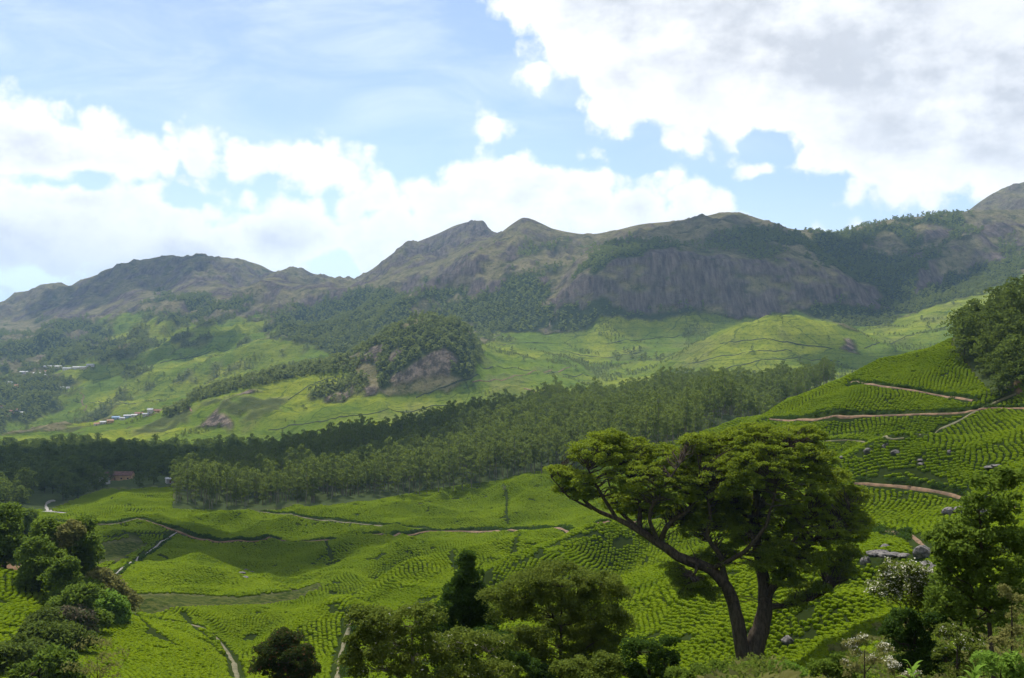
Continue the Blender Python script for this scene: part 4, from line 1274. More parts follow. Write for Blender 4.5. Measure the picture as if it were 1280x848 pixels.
def in_region(X, Y, poly):
    px = CX + F * X / Y
    py = CY - F * H(X, Y) / Y
    return inpoly(px, py, poly)


# the plantation on the long slope
X, Y = field(-330, 420, 480, 1180, 7.6)
px = CX + F * X / Y
y_front = np.interp(px, [g_[0] for g_ in GUIDES[8]], [g_[2] for g_ in GUIDES[8]])
y_back = np.interp(px, [g_[0] for g_ in GUIDES[10]], [g_[2] for g_ in GUIDES[10]])
y_front = np.where(px > 850, y_front + (px - 850) * 2.6, y_front + 6)
k = (px > 216) & (px < 1042) & (Y > y_front) & (Y < y_back + 60) & ((px > 330) | (Y < y_front + (px - 150) * 2.2)) & (seen(X, Y, 34))
print('plantation', k.sum())


def euc_label(x, y):
    p_ = CX + F * x / y
    if p_ < 420:
        return 'slim tall plantation tree at the dark left front of the long wood', 'plantation trees at the left front of the long wood'
    if p_ < 760:
        return 'slim tall plantation tree in the middle front of the long wood above the tea', 'plantation trees in the middle front of the long wood'
    return 'slim plantation tree in the right part of the long wood behind the great tree', 'plantation trees in the right part of the long wood'


place_trees(X[k], Y[k], EUC, 'plantation_tree', 'plantation', euc_label, None, 0.70, 1.18, 300)
# broad-leaved belt in the shaded valley on the left
X, Y = field(-620, -60, 600, 1350, 10.5)
k = (in_region(X, Y, VALLEY_WOOD) | in_region(X, Y, T('40,600 215,560 330,545 460,536 560,514 640,492 645,505 560,530 460,552 330,570 215,600 120,612'))) & seen(X, Y, 25)
k &= ~(in_region(X, Y, T('105,594 180,590 215,598 215,612 130,612 110,604')) & (RNG.random(len(X)) < 0.8))
k &= ~in_region(X, Y, T('40,610 66,622 90,640 30,650'))
k &= (CX + F * X / Y > -80)
print('valley', k.sum())


def val_label(x, y):
    p_ = CX + F * x / y
    if p_ < 95:
        return 'dark round-crowned tree in the shaded valley wood behind the pale road', 'valley trees behind the pale road'
    if p_ < 220:
        return 'dark round-crowned tree in the shaded valley wood around the red-roofed house', 'valley trees around the red-roofed house'
    return 'dark round-crowned tree on the upper left rim of the long plantation', 'valley trees on the rim of the plantation'


place_trees(X[k], Y[k], BRO, 'valley_tree', 'valley_wood', val_label, None, 0.65, 1.25, 200)
# the dark wood on the hill at the right edge
def hill_label(x, y):
    p_, q_ = CX + F * x / y, CY - F * float(H(x, y)) / y
    if q_ > 468:
        return 'dark bushy tree at the foot of the hilltop wood, just above the upper track', 'trees at the foot of the hilltop wood'
    if p_ < 1225:
        return 'dark bushy tree on the left rim of the hilltop wood above the steep tea', 'trees on the left rim of the hilltop wood'
    return 'dark bushy tree inside the hilltop wood at the right edge', 'trees inside the hilltop wood'


X, Y = field(110, 330, 290, 620, 6.2)
k = in_region(X, Y, T('1190,436 1196,415 1214,402 1240,360 1330,300 1330,503 1262,500 1234,493 1206,462')) | ((CX + F * X / Y > 1196) & (Y > 430) & (Y < 560))
k &= (CX + F * X / Y < 1340)
place_trees(X[k], Y[k], BRO, 'hill_tree', 'hill_wood', hill_label, None, 0.45, 0.9, 200)
# trees of the knoll, of the tree line and of the clumps in the middle distance
KN = []
X, Y = field(-330, 30, 1600, 2100, 9)
KN.append((X, Y, (cover_at(FT, X, Y) > 0.45)))
X, Y = field(-620, -200, 1600, 2150, 8)
KN.append((X, Y, in_region(X, Y, T('232,500 262,488 300,478 345,467 385,460 440,448 452,455 440,466 385,470 345,478 300,488 262,498 238,506')) | in_region(X, Y, T('200,520 232,505 240,510 212,524'))))
X, Y = field(-60, 120, 1080, 1400, 8)
KN.append((X, Y, in_region(X, Y, T('590,505 600,492 625,488 650,496 640,508'))))
X, Y = field(150, 420, 1250, 1700, 9)
KN.append((X, Y, in_region(X, Y, T('815,478 830,468 850,464 875,468 880,474 860,480')) | in_region(X, Y, T('900,478 1040,462 1050,470 1000,478 920,484'))))
X = np.concatenate([a[0][a[2]] for a in KN])
Y = np.concatenate([a[1][a[2]] for a in KN])
print('knoll', len(X))
place_trees(X, Y, FARV, 'knoll_tree', 'middle_distance_woods', None, None, 0.7, 1.3, 0)
# far woods on the mountains and round the villages
X, Y = field(-2300, 1500, 2050, 4700, 13)
k = (RNG.random(len(X)) < np.clip(cover_at(FT, X, Y) * 1.2 - 0.15, 0, 1)) & (abs(CX + F * X / Y - 640) < 720) & seen(X, Y, 6) & ~in_region(X, Y, T('780,250 965,250 965,286 850,290 780,296'))
print('far', k.sum())
place_trees(X[k], Y[k], FARV, 'far_tree', 'mountain_woods', None, None, 0.7, 1.25, 0)
# low scrub along field edges and gullies of the distant tea
X, Y = field(-1500, 1300, 1350, 2900, 6.5)
rl = fbm(X / 130, Y / 190 + X / 400, 3, 88, 0.55, True)
k = (_bil(TT, X, Y) > 0.4) & ((rl > 0.815) | (RNG.random(len(X)) < 0.006)) & (abs(CX + F * X / Y - 640) < 700) & seen(X, Y, 2)
print('scrub', k.sum())
place_trees(X[k], Y[k], FARV, 'field_shrub', 'field_scrub', None, None, 0.18, 0.42, 0)
# single trees dotted over the distant tea
ST = T('262,452 281,470 205,470 215,488 173,478 318,446 340,452 152,492 160,470 300,452 350,440 226,448 96,500 60,520 700,452 720,463 735,440 1000,455 940,440 870,452 1036,425 780,440 812,450 655,452 640,440 690,470 1120,440 1160,410 380,512 300,520 430,500')
for k_, (a_, b_) in enumerate(ST):
    x_, y_, z_ = pick(a_, b_, 1250)
    v = FARV[k_ % 3]
    r_ = link('field_tree', None, label='small dark tree standing alone in the distant bright tea fields', category='tree', group='lone trees in the distant fields', loc=(x_, y_, z_ - 0.3))
    s0 = 0.6 + 0.5 * ((k_ * 37) % 10) / 10
    r_.scale = (s0, s0, s0)
    link('trunk', v[0], None, r_)
    link('crown', v[1], None, r_)
# hedges on the cut banks above the near tracks
hp = []
for q, wd in BANKS:
    d = np.concatenate([[0], np.cumsum(np.linalg.norm(np.diff(q, axis=0), axis=1))])
    n_ = int(d[-1] / 0.8)
    for _ in range(max(1, int(wd / 1.1))):
        t_ = RNG.uniform(0, d[-1], n_)
        hp.append(np.stack([np.interp(t_, d, q[:, 0]) + RNG.normal(0, wd * 0.28, n_), np.interp(t_, d, q[:, 1]) + RNG.normal(0, wd * 0.28, n_)], 1))
hp = np.concatenate(hp)
hp = hp[fbm(hp[:, 0] / 9, hp[:, 1] / 9, 2, 12) < 0.68]
rng_ = np.random.default_rng(3)
G = Geo()
leaves(G, clump_pts((0, 0, 0.35), (0.8, 0.8, 0.6), 40, rng_, 0.6, 0.3), 0.42, rng_)
hs = source('hedge_shape', G.mesh('hedge_shape'), [M_CONE])
s_ = RNG.uniform(0.6, 1.3, (len(hp), 1)) * np.ones((1, 3))
ro = np.zeros((len(hp), 3))
ro[:, 2] = RNG.uniform(0, 6.28, len(hp))
scatter_object('bank_hedge', np.stack([hp[:, 0], hp[:, 1], H(hp[:, 0], hp[:, 1])], 1), s_, ro, [hs], None)

# rank undergrowth on the slope in front
X, Y = field(-60, 60, 16, 150, 0.95, 0.5)
k = (CX + F * X / Y > -60) & (CX + F * X / Y < 1400) & (CY - F * H(X, Y) / Y < 1010)
k &= ((Y < 84) | ((CX + F * X / Y > 1035) & (Y < 128))) & (fbm(X / 7, Y / 7, 3, 55) > 0.25)
X, Y = X[k], Y[k]
G1, G2, G3 = Geo(), Geo(), Geo()
leaves(G1, clump_pts((0, 0, 0.35), (0.75, 0.75, 0.55), 130, rng_, 0.5, 0.3), 0.22, rng_)
leaves(G2, clump_pts((0, 0, 0.55), (0.6, 0.6, 0.9), 150, rng_, 0.4, 0.5), 0.17, rng_)
bl = []
for j_ in range(70):
    a_, l_ = rng_.uniform(0, 6.28), rng_.uniform(0.5, 1.1)
    r0 = rng_.uniform(0, 0.5)
    c_, s_ = math.cos(a_), math.sin(a_)
    G3.add([(r0 * c_, r0 * s_, 0), (r0 * c_ - 0.02 * s_, r0 * s_ + 0.02 * c_, 0), ((r0 + l_ * 0.25) * c_, (r0 + l_ * 0.25) * s_, l_ * 0.8), ((r0 + l_ * 0.6) * c_, (r0 + l_ * 0.6) * s_, l_ * 0.85)], [[0, 1, 2, 3]])
us = [source('weed_shape', G1.mesh('weed_shape'), [M_FRESH]), source('weed_shape', G2.mesh('weed_shape'), [M_OLIVE]), source('weed_shape', G3.mesh('weed_shape'), [M_DRY]), source('weed_shape', bpy.data.meshes['weed_shape'].copy(), [])]
s_ = RNG.uniform(0.6, 1.35, (len(X), 1)) * np.ones((1, 3))
ro = np.zeros((len(X), 3))
ro[:, 2] = RNG.uniform(0, 6.28, len(X))
print('weeds', len(X))
scatter_object('undergrowth', np.stack([X, Y, H(X, Y) - 0.05], 1), s_, ro, us, None)

# ---------------------------------------------------------------- the great spreading tree
def great_tree():
    rng = np.random.default_rng(5)
    bx, by = 938, 842
    x0, y0, z0 = pick(bx, by)
    z0 = z0 - 0.35
    root = link('spreading_tree', None, label='great dark spreading tree with a forked trunk standing alone in the tea', category='tree', loc=(x0, y0, z0))
    sc_ = y0 / F

    def W(px, py, dy=0.0):
        y = y0 + dy
        return np.array([(px - CX) / F * y - x0, dy, (CY - py) / F * y - z0])

    def line(spec):
        P = np.array([W(a, b, d) for a, b, d, r in spec])
        R = np.array([s[3] for s in spec]) * sc_ * 0.38
        t = np.arange(len(P))
        q = np.linspace(0, len(P) - 1, len(P) * 4)
        return np.stack([pchip1(t, P[:, i], q) for i in range(3)], 1) + rng.normal(0, 0.03, (len(q), 3)), pchip1(t, R, q)
    TG = Geo()
    main = line([(936, 850, 0, 50), (939, 830, 0, 38), (944, 805, 0, 32), (953, 780, 0.3, 28), (957, 745, 0.6, 23), (951, 705, 1, 19), (945, 664, 1, 16), (946, 620, 1, 12), (952, 580, 1, 8)])
    left = line([(934, 846, -0.2, 36), (928, 815, -0.5, 25), (922, 780, -0.8, 22), (910, 738, -1, 20), (888, 712, -1, 18), (852, 698, -1.5, 16), (824, 680, -1.5, 14), (799, 663, -1, 11), (771, 649, -0.5, 8), (742, 636, 0, 6), (718, 612, 0, 4), (697, 592, 0.5, 2.5)])
    tube(TG, *main, 12, rng, 0.14)
    tube(TG, *left, 11, rng, 0.14)
    for a_ in range(6):        # root flare
        an = a_ * 1.05 + 0.3
        tube(TG, [(0.2 * math.cos(an), 0.2 * math.sin(an), 1.5), (0.8 * math.cos(an), 0.8 * math.sin(an), 0.45), (1.7 * math.cos(an), 1.7 * math.sin(an), -0.4)], [0.34, 0.30, 0.12], 6, rng, 0.2)
    link('trunk', TG.mesh('trunk', True), M_BARK, root)
    limbs = [
        [(824, 680, -1.5, 10), (836, 656, -2.5, 8), (860, 638, -3, 6), (882, 610, -3, 3)],
        [(799, 663, -1, 9), (800, 632, 1, 7), (790, 602, 2, 5), (768, 580, 2, 3)],
        [(771, 649, -0.5, 7), (748, 612, -2, 5), (735, 588, -2.5, 3)],
        [(740, 636, 0, 5), (712, 622, -1, 3), (690, 598, -1, 2)],
        [(907, 730, -1, 12), (902, 700, -2, 9), (884, 668, -3.5, 7), (888, 640, -4, 5), (872, 600, -4, 3)],
        [(957, 748, 0.6, 15), (976, 720, -1, 12), (1002, 690, -2, 9), (1032, 662, -2.5, 6), (1062, 640, -2, 3)],
        [(951, 705, 1, 12), (976, 668, 2, 9), (1002, 630, 3, 6), (1022, 588, 3, 3)],
        [(945, 664, 1, 10), (922, 630, 2.5, 8), (906, 592, 3, 5), (898, 560, 3, 3)],
        [(957, 760, 0.5, 12), (985, 756, -1, 8), (1006, 752, -1.5, 5), (1030, 742, -2, 3)],
        [(852, 698, -1.5, 7), (872, 706, -2.5, 5), (866, 722, -3, 3)],
        [(946, 640, 1, 9), (965, 600, -1, 7), (985, 560, -2, 4)],
        [(975, 720, -1, 9), (985, 690, -4, 7), (1010, 650, -5, 4)],
        [(888, 712, -1, 9), (930, 690, -4, 7), (960, 650, -6, 5), (970, 610, -6, 3)],
        [(824, 680, -1.5, 8), (812, 645, -4, 6), (830, 610, -5, 4), (850, 580, -5, 2)],
        [(799, 663, -1, 7), (770, 632, 3, 5), (760, 600, 4, 3)],
    ]
    lp = []
    for L in limbs:
        LG = Geo()
        P, R = line(L)
        tube(LG, P, R, 7, rng, 0.2)
        link('limb', LG.mesh('limb', True), M_BARK, root)
        lp.append(P[4:])
    lp = np.concatenate(lp + [main[0][-10:], left[0][-22:]])
    lobes = [(700, 590, 22, 8, 0), (745, 566, 44, 16, 0), (722, 600, 26, 9, -2), (790, 562, 36, 14, 2), (797, 600, 48, 20, -2), (835, 575, 40, 18, 1), (846, 610, 38, 20, -3),
             (776, 628, 28, 12, 3), (760, 547, 24, 8, 1), (892, 562, 42, 22, 2), (900, 600, 46, 26, -4), (945, 547, 44, 17, 0), (986, 552, 38, 18, 3), (950, 585, 50, 26, -5),
             (1012, 577, 38, 22, -1), (1040, 607, 32, 22, 2), (1000, 620, 46, 26, -4), (1056, 642, 28, 20, 0), (1066, 668, 20, 12, -2), (1020, 665, 40, 22, -3), (970, 650, 40, 24, 2),
             (930, 640, 36, 22, 4), (1003, 702, 36, 16, -3), (974, 690, 26, 16, -4), (1042, 700, 22, 9, 1), (880, 650, 20, 12, -2), (868, 730, 20, 11, -2), (996, 752, 14, 9, -1), (930, 598, 50, 30, 5),
             (1030, 632, 38, 26, 5), (1060, 690, 18, 8, 2), (865, 585, 36, 20, 4), (848, 725, 9, 7, -2), (705, 612, 14, 5, 1), (1070, 620, 16, 10, 1), (1025, 735, 16, 6, -2), (900, 640, 26, 14, 2), (955, 700, 22, 14, -3), (925, 670, 24, 14, 4), (860, 650, 14, 8, 1), (1045, 720, 16, 8, 0), (985, 725, 20, 9, -3), (805, 640, 22, 8, 2), (730, 618, 18, 7, -1), (1080, 655, 10, 12, 1), (955, 560, 60, 20, -2), (870, 555, 24, 12, -1), (885, 625, 30, 16, 1), (868, 662, 20, 11, 0), (905, 692, 18, 13, -1), (845, 642, 24, 10, 2), (888, 742, 12, 8, -2), (822, 626, 28, 12, 0), (858, 735, 18, 11, -1), (842, 712, 14, 9, -2), (880, 700, 16, 12, 0), (812, 668, 14, 7, 1), (1010, 740, 20, 10, 1), (1060, 715, 14, 8, -1), (915, 660, 26, 14, -2), (1010, 545, 26, 12, 1)]
    TW = Geo()
    for li, (a, b, rx, rz, dy) in enumerate(lobes):
        c = W(a, b, dy)
        r = np.array([rx, rx * 1.15, rz]) * sc_
        k = max(6, int(20 * (r[0] * r[1] * r[2])**(1 / 2.3)))
        P, R = sub_clumps(c, r * [1, 1, 1.25], k, rng, 0.78, 0.5, 0.9)
        pts = []
        for q_, rr in zip(P, R):
            j = np.argmin(np.linalg.norm(lp - q_, axis=1) + np.maximum(0, lp[:, 2] - q_[2]) * 2)
            tube(TW, curve(lp[j], q_ - [0, 0, rr[2] * 0.2], 5, 0.10, rng, 0.05), np.linspace(0.075, 0.02, 5), 4)
            pts.append(clump_pts(q_, rr, 105, rng, 0.35, 0.5))
        LG = Geo()
        leaves(LG, np.concatenate(pts), 0.25, rng, 0.5, 0.55)
        link('crown', LG.mesh('crown'), M_BIG, root)
    link('twigs', TW.mesh('twigs'), M_BARK, root)


great_tree()


# ---------------------------------------------------------------- trees and shrubs of the near slopes
def near_tree(name, label, base, lobes, mat, n_sub=8, sub=0.6, n_leaf=90, leaf=0.2, seed=1, Y=None, group=None, category='tree', bark=None, dyr=1.0, trunk=0.16, dens=2.1, fat=(1, 1), **kw):
    if Y is None:
        x0, y0, z0 = pick(*base)
    else:
        y0 = Y
        x0 = (base[0] - CX) / F * Y
        z0 = float(H(x0, y0))
    lobes = [(a_, b_, rx_ * fat[0], rz_ * fat[1]) for a_, b_, rx_, rz_ in lobes]
    n_sub, sub, leaf = n_sub * dens, sub * 1.12, leaf * 1.2
    rng = np.random.default_rng(seed + 500)
    L = []
    for a, b, rx, rz in lobes:
        dy = rng.uniform(-0.6, 0.6) * rx / F * y0 * dyr
        y = y0 + dy
        L.append((((a - CX) / F * y - x0, dy, (CY - b) / F * y - z0), (rx / F * y0, rx / F * y0, rz / F * y0)))
    cm = np.mean([l[0] for l in L], 0)
    top = max(l[0][2] for l in L)
    tp = np.array([(0, 0, -0.3), (cm[0] * 0.15, 0, top * 0.2), (cm[0] * 0.45, cm[1] * 0.4, top * 0.45), (cm[0] * 0.8, cm[1] * 0.7, top * 0.68), (cm[0], cm[1], top * 0.9)])
    return crown_tree(name, (x0, y0, z0), L, tp, np.array([1.25, 1.0, 0.8, 0.55, 0.25]) * trunk, mat, bark or M_BARK, n_sub, sub, n_leaf, leaf, seed, label, category, group, **kw)


near_tree('conical_tree', 'dense dark green tree tapering to a pointed top in the foreground centre', (582, 900), [(584, 702, 11, 13), (584, 722, 20, 16), (580, 742, 30, 16), (592, 755, 28, 16), (560, 768, 34, 15), (600, 776, 28, 16), (545, 784, 24, 12), (578, 788, 40, 16)],
          M_CONE, 13, 0.42, 120, 0.19, 1, Y=84)
near_tree('low_tree', 'low dark olive tree filling the gap under the dark pointed tree', (600, 930), [(570, 812, 34, 16), (610, 800, 30, 14), (640, 828, 34, 14), (580, 838, 40, 12), (668, 842, 30, 10)], M_CONE, 11, 0.4, 100, 0.16, 41, Y=70)
near_tree('broad_tree', 'broad airy olive brown tree right of the dark pointed tree', (700, 900), [(655, 738, 36, 14), (700, 724, 44, 12), (745, 732, 34, 13), (690, 760, 46, 16), (742, 762, 38, 16), (640, 765, 28, 13), (768, 785, 26, 16), (700, 796, 54, 20), (650, 812, 38, 18), (745, 815, 38, 18), (700, 838, 56, 14), (618, 745, 14, 8), (772, 745, 14, 8)],
          M_OLIVE, 10, 0.5, 120, 0.14, 2, Y=76, trunk=0.16, fat=(1.1, 1.6), dens=2.0)
near_tree('leafy_shrub_tree', 'wide olive shrubby tree with pale twigs at the bottom left of centre', (520, 940), [(468, 776, 36, 12), (520, 772, 36, 14), (455, 800, 24, 14), (500, 800, 46, 18), (560, 804, 38, 18), (610, 806, 28, 18), (480, 830, 54, 18), (560, 835, 54, 18), (622, 840, 34, 13), (446, 770, 16, 8), (440, 825, 14, 14)],
          M_OLIVE, 10, 0.42, 100, 0.15, 3, Y=60, bark=M_PALE, flowers=(0.1, 160, 0.06, 3, 0.10))
near_tree('dark_shrub', 'dark green shrub at the bottom left of the great tree', (810, 940), [(800, 812, 24, 13), (830, 828, 22, 15), (780, 838, 28, 13), (838, 804, 10, 8), (812, 845, 30, 10)], M_CONE, 12, 0.32, 100, 0.15, 4, Y=58, category='shrub')
near_tree('russet_tree', 'dark tree with reddish leaf tips at the bottom edge left of centre', (358, 900), [(358, 798, 20, 11), (345, 814, 24, 12), (374, 820, 22, 13), (330, 834, 18, 12), (365, 842, 30, 14), (388, 838, 10, 8)], M_RED, 12, 0.5, 110, 0.22, 5, Y=95)
LT = [
    ('tall dark tree at the left edge behind the bare soil', (6, 711), [(6, 646, 14, 12), (2, 664, 18, 14), (12, 682, 18, 14), (0, 695, 16, 12)], M_DARK, 11),
    ('tall dark tree second from the left edge above the dirt track', (30, 714), [(32, 650, 12, 12), (28, 668, 14, 13), (36, 686, 14, 12), (26, 700, 12, 8)], M_DARK, 12),
    ('tall green tree standing above the end of the bright left plot', (60, 738), [(58, 664, 13, 11), (62, 680, 16, 12), (52, 695, 14, 12), (64, 710, 16, 12), (56, 724, 14, 9)], M_FRESH, 13),
    ('tall tree with yellowish top in the left tree group', (92, 764), [(90, 664, 13, 10), (86, 676, 13, 9)], M_DRY, 14),
    ('tallest green tree in the middle of the left group', (102, 766), [(102, 658, 10, 8), (104, 676, 15, 12), (108, 694, 16, 13), (98, 710, 17, 12), (108, 726, 14, 10)], M_FRESH, 15),
    ('round-headed green tree in front of the left group', (78, 766), [(80, 712, 13, 9), (76, 726, 18, 12), (84, 742, 18, 12), (74, 756, 16, 10)], M_FRESH, 16),
    ('bushy green tree right of the round-headed one', (112, 772), [(112, 740, 16, 11), (102, 756, 16, 11), (118, 762, 15, 10)], M_FRESH, 17),
    ('lime green bush with big shining leaves at the right end of the left group', (140, 780), [(136, 752, 13, 8), (147, 764, 14, 9), (132, 770, 14, 8), (142, 776, 16, 7)], M_LIME, 18),
    ('yellowish brown shrub on the slope behind the lime green bush', (136, 770), [(124, 722, 11, 8), (134, 734, 14, 8), (148, 744, 12, 7), (162, 754, 9, 7), (120, 738, 10, 8)], M_DRY, 19),
    ('dry pinkish grey shrub in front of the left tree group', (95, 800), [(90, 772, 15, 10), (100, 782, 15, 10), (92, 792, 14, 8)], M_PINK, 20),
    ('low dark bush on the track between the bright plots', (64, 790), [(60, 774, 15, 8), (50, 782, 14, 8), (72, 786, 12, 8)], M_DARK, 21),
    ('dark rounded bush at the bottom left, upper one of three', (40, 812), [(34, 798, 18, 9), (54, 794, 16, 9), (66, 804, 14, 9)], M_DARK, 22),
    ('dark bush in the bottom left corner', (12, 845), [(12, 822, 20, 11), (4, 838, 16, 10), (26, 834, 16, 10)], M_DARK, 23),
    ('dark bush right of the corner bush at bottom left', (52, 835), [(46, 818, 18, 10), (60, 824, 14, 9), (40, 832, 14, 9)], M_DARK, 24),
]
LT += [
    ('green tree filling the gap between the edge trees and the round-headed tree', (48, 740), [(44, 690, 16, 14), (48, 712, 16, 14), (40, 728, 14, 9)], M_FRESH, 25),
    ('green tree low in the middle of the left group', (92, 790), [(88, 758, 18, 13), (104, 748, 18, 13), (74, 770, 16, 10), (122, 776, 16, 9)], M_FRESH, 26),
    ('dark green bush filling the lower middle of the left group', (84, 812), [(80, 796, 18, 10), (96, 802, 16, 9), (70, 812, 18, 9)], M_DARK, 27),
    ('fresh green bush at the lower left under the dark bushes', (30, 855), [(28, 846, 18, 8), (70, 828, 16, 9), (80, 842, 16, 8)], M_FRESH, 28),
]
for lb, base, lobes, mt_, sd in LT:
    lobes = [(a_, b_, rx_ * 1.22, rz_ * 1.22) for a_, b_, rx_, rz_ in lobes]
    near_tree('slope_tree' if lobes[0][1] < 735 else 'slope_bush', lb, base, lobes, [mt_, M_FRESH][(mt_ is M_DARK) and sd in (11, 12)], 9.5, 1.3, 75, 0.6, sd, category='tree' if lobes[0][1] < 735 else 'bush', trunk=0.28, dens=1.0, twig=False)
near_tree('wispy_plant', 'thin pale green plant with fine leaves at the bottom left', (122, 930), [(118, 808, 22, 8), (140, 826, 24, 12), (100, 834, 20, 10), (128, 842, 30, 8)], M_DRY, 5, 0.35, 38, 0.11, 30, Y=58, category='plant', trunk=0.05)
near_tree('shrub_tree', 'large leafy green shrub filling the right edge', (1245, 900), [(1240, 606, 26, 16), (1264, 640, 26, 22), (1226, 636, 22, 16), (1200, 660, 28, 16), (1178, 674, 18, 11), (1250, 682, 38, 22), (1206, 700, 34, 20), (1188, 724, 20, 14), (1243, 730, 38, 22), (1276, 700, 18, 36), (1222, 765, 40, 18), (1180, 700, 16, 12), (1262, 600, 18, 14), (1210, 745, 30, 18), (1262, 760, 26, 20), (1180, 750, 20, 16), (1232, 705, 34, 20), (1225, 665, 30, 18), (1195, 690, 26, 16)],
          M_FRESH, 10, 0.36, 60, 0.20, 31, Y=46, category='shrub', fat=(1.15, 1.1), dens=1.3, trunk=0.10)
near_tree('shrub_tree', 'second leafy shrub low behind the white flowered tree', (1195, 900), [(1190, 742, 24, 18), (1200, 775, 28, 18), (1176, 765, 18, 14), (1232, 790, 28, 20), (1215, 735, 20, 14)], M_FRESH, 10, 0.36, 60, 0.18, 42, Y=50, category='shrub', dens=1.4, trunk=0.08)
near_tree('flowering_tree', 'small tree covered in cream white flower heads', (1136, 940), [(1124, 714, 20, 11), (1146, 720, 18, 11), (1108, 736, 15, 12), (1138, 744, 26, 13), (1164, 754, 14, 10), (1156, 736, 14, 9)],
          M_OLIVE, 12, 0.34, 70, 0.14, 32, Y=52, flowers=(0.25, 520, 0.10, 7, 0.085), fat=(1.3, 1.35), trunk=0.1)
near_tree('dark_undershrub', 'dark green bush directly beneath the white flowered tree', (1138, 940), [(1130, 772, 18, 13), (1146, 788, 20, 13), (1128, 806, 22, 16), (1156, 812, 22, 16), (1140, 832, 28, 14), (1170, 780, 16, 14), (1112, 790, 14, 12), (1175, 830, 18, 14)], M_CONE, 12, 0.32, 95, 0.13, 33, Y=49, category='bush')
near_tree('pale_shrub', 'pale seed-headed shrub left of the dark bush at bottom right', (1080, 960), [(1066, 812, 11, 12), (1084, 800, 11, 10), (1060, 835, 14, 12), (1090, 828, 14, 14), (1104, 815, 10, 9)], M_DRY, 9, 0.22, 60, 0.10, 34, Y=40, category='shrub', flowers=(0.4, 120, 0.05, 6, 0.05), trunk=0.06)
near_tree('pale_shrub', 'pale seed-headed shrub low beneath the dark bush at bottom right', (1125, 980), [(1112, 838, 14, 9), (1135, 842, 14, 8)], M_DRY, 9, 0.2, 60, 0.09, 35, Y=36, category='shrub', flowers=(0.4, 70, 0.05, 6, 0.05), trunk=0.05)
near_tree('lime_bush', 'bright lime green bush at the foot of the great tree', (970, 960), [(970, 836, 24, 8), (950, 842, 13, 7), (992, 842, 14, 7), (972, 846, 28, 6)], M_LIME, 14, 0.25, 100, 0.11, 36, Y=50, category='bush', trunk=0.06)
near_tree('yellow_shrub', 'yellowish green shrub at the right edge under the large leafy shrub', (1266, 980), [(1266, 742, 15, 18), (1272, 780, 16, 20), (1256, 806, 18, 14)], M_DRY, 9, 0.25, 75, 0.10, 37, Y=38, category='shrub', trunk=0.07)
near_tree('mixed_shrub', 'olive shrub between the dark bush and the yellowish right edge shrub', (1195, 980), [(1186, 792, 20, 14), (1212, 810, 22, 14), (1182, 822, 22, 12), (1206, 836, 26, 12)], M_OLIVE, 11, 0.25, 90, 0.10, 38, Y=38, category='shrub', trunk=0.07, flowers=(0.5, 60, 0.05, 5, 0.05))
near_tree('lime_bush', 'bright green leafy bush in the bottom right corner', (1252, 1000), [(1236, 828, 20, 12), (1266, 832, 18, 13), (1250, 844, 28, 9)], M_LIME, 12, 0.2, 80, 0.11, 39, Y=28, category='bush', trunk=0.05)


near_tree('low_bush', 'low olive bush at the bottom edge between the airy tree and the dark shrub', (745, 950), [(720, 838, 30, 12), (758, 832, 24, 12), (742, 846, 40, 10)], M_OLIVE, 12, 0.35, 100, 0.14, 43, Y=56, category='bush', trunk=0.08)
near_tree('low_bush', 'low olive bush at the bottom edge left of the lime green bush', (880, 960), [(870, 842, 22, 8), (896, 838, 20, 9), (850, 846, 20, 6)], M_FRESH, 12, 0.3, 90, 0.13, 44, Y=54, category='bush', trunk=0.06)
near_tree('low_bush', 'low green bush under the pale seed-headed shrub right of the lime bush', (1035, 960), [(1030, 838, 18, 11), (1050, 826, 12, 10), (1046, 844, 24, 8)], M_FRESH, 12, 0.3, 90, 0.12, 45, Y=46, category='bush', trunk=0.06)


# large-leaved plants close to the viewpoint
def leaf_blade(L, w, bend):
    G = Geo()
    n = 7
    t = np.linspace(0, 1, n)
    wd = w * np.sin(math.pi * (t * 0.93 + 0.04))**0.8
    z = bend * L * np.sin(t * 2.2) * 0.6
    x = L * t
    V = np.stack([np.stack([x, -wd, z + 0.25 * wd], 1), np.stack([x, t * 0, z], 1), np.stack([x, wd, z + 0.25 * wd], 1)], 1)
    idx = np.arange(n * 3).reshape(n, 3)
    G.add(V.reshape(-1, 3), np.stack([idx[:-1, :-1], idx[1:, :-1], idx[1:, 1:], idx[:-1, 1:]], -1).reshape(-1, 4))
    return G.mesh('leaf', True)


BL = [leaf_blade(0.24, 0.03, 0.5), leaf_blade(0.2, 0.028, 0.9), leaf_blade(0.17, 0.026, 0.2)]
for b in BL:
    b.materials.append(M_LIME)
for k, (a, b_, y_, lb) in enumerate([(1140, 842, 17, 'young plant with bright blade leaves at the bottom edge, left one of two'), (1218, 846, 16, 'young plant with bright blade leaves at the bottom edge, right one of two')]):
    rng = np.random.default_rng(70 + k)
    x_ = (a - CX) / F * y_
    zg = float(H(x_, y_))
    zt = (CY - b_) / F * y_
    root = link('blade_leaf_plant', None, label=lb, category='plant', loc=(x_, y_, zg))
    G = Geo()
    tube(G, [(0, 0, -0.05), (0.03, 0, (zt - zg) * 0.5), (0, 0.02, zt - zg)], [0.03, 0.022, 0.012], 6)
    link('stem', G.mesh('stem', True), M_FRESH, root)
    for j in range(14):
        o = link('leaf', BL[j % 3], None, root)
        o.location = (0, 0.01, (zt - zg) - 0.05 * (j // 3) + 0.03)
        o.rotation_euler = (0, -rng.uniform(0.2, 0.9) + 0.12 * (j // 3), j * 2.4 + rng.uniform(-.3, .3))

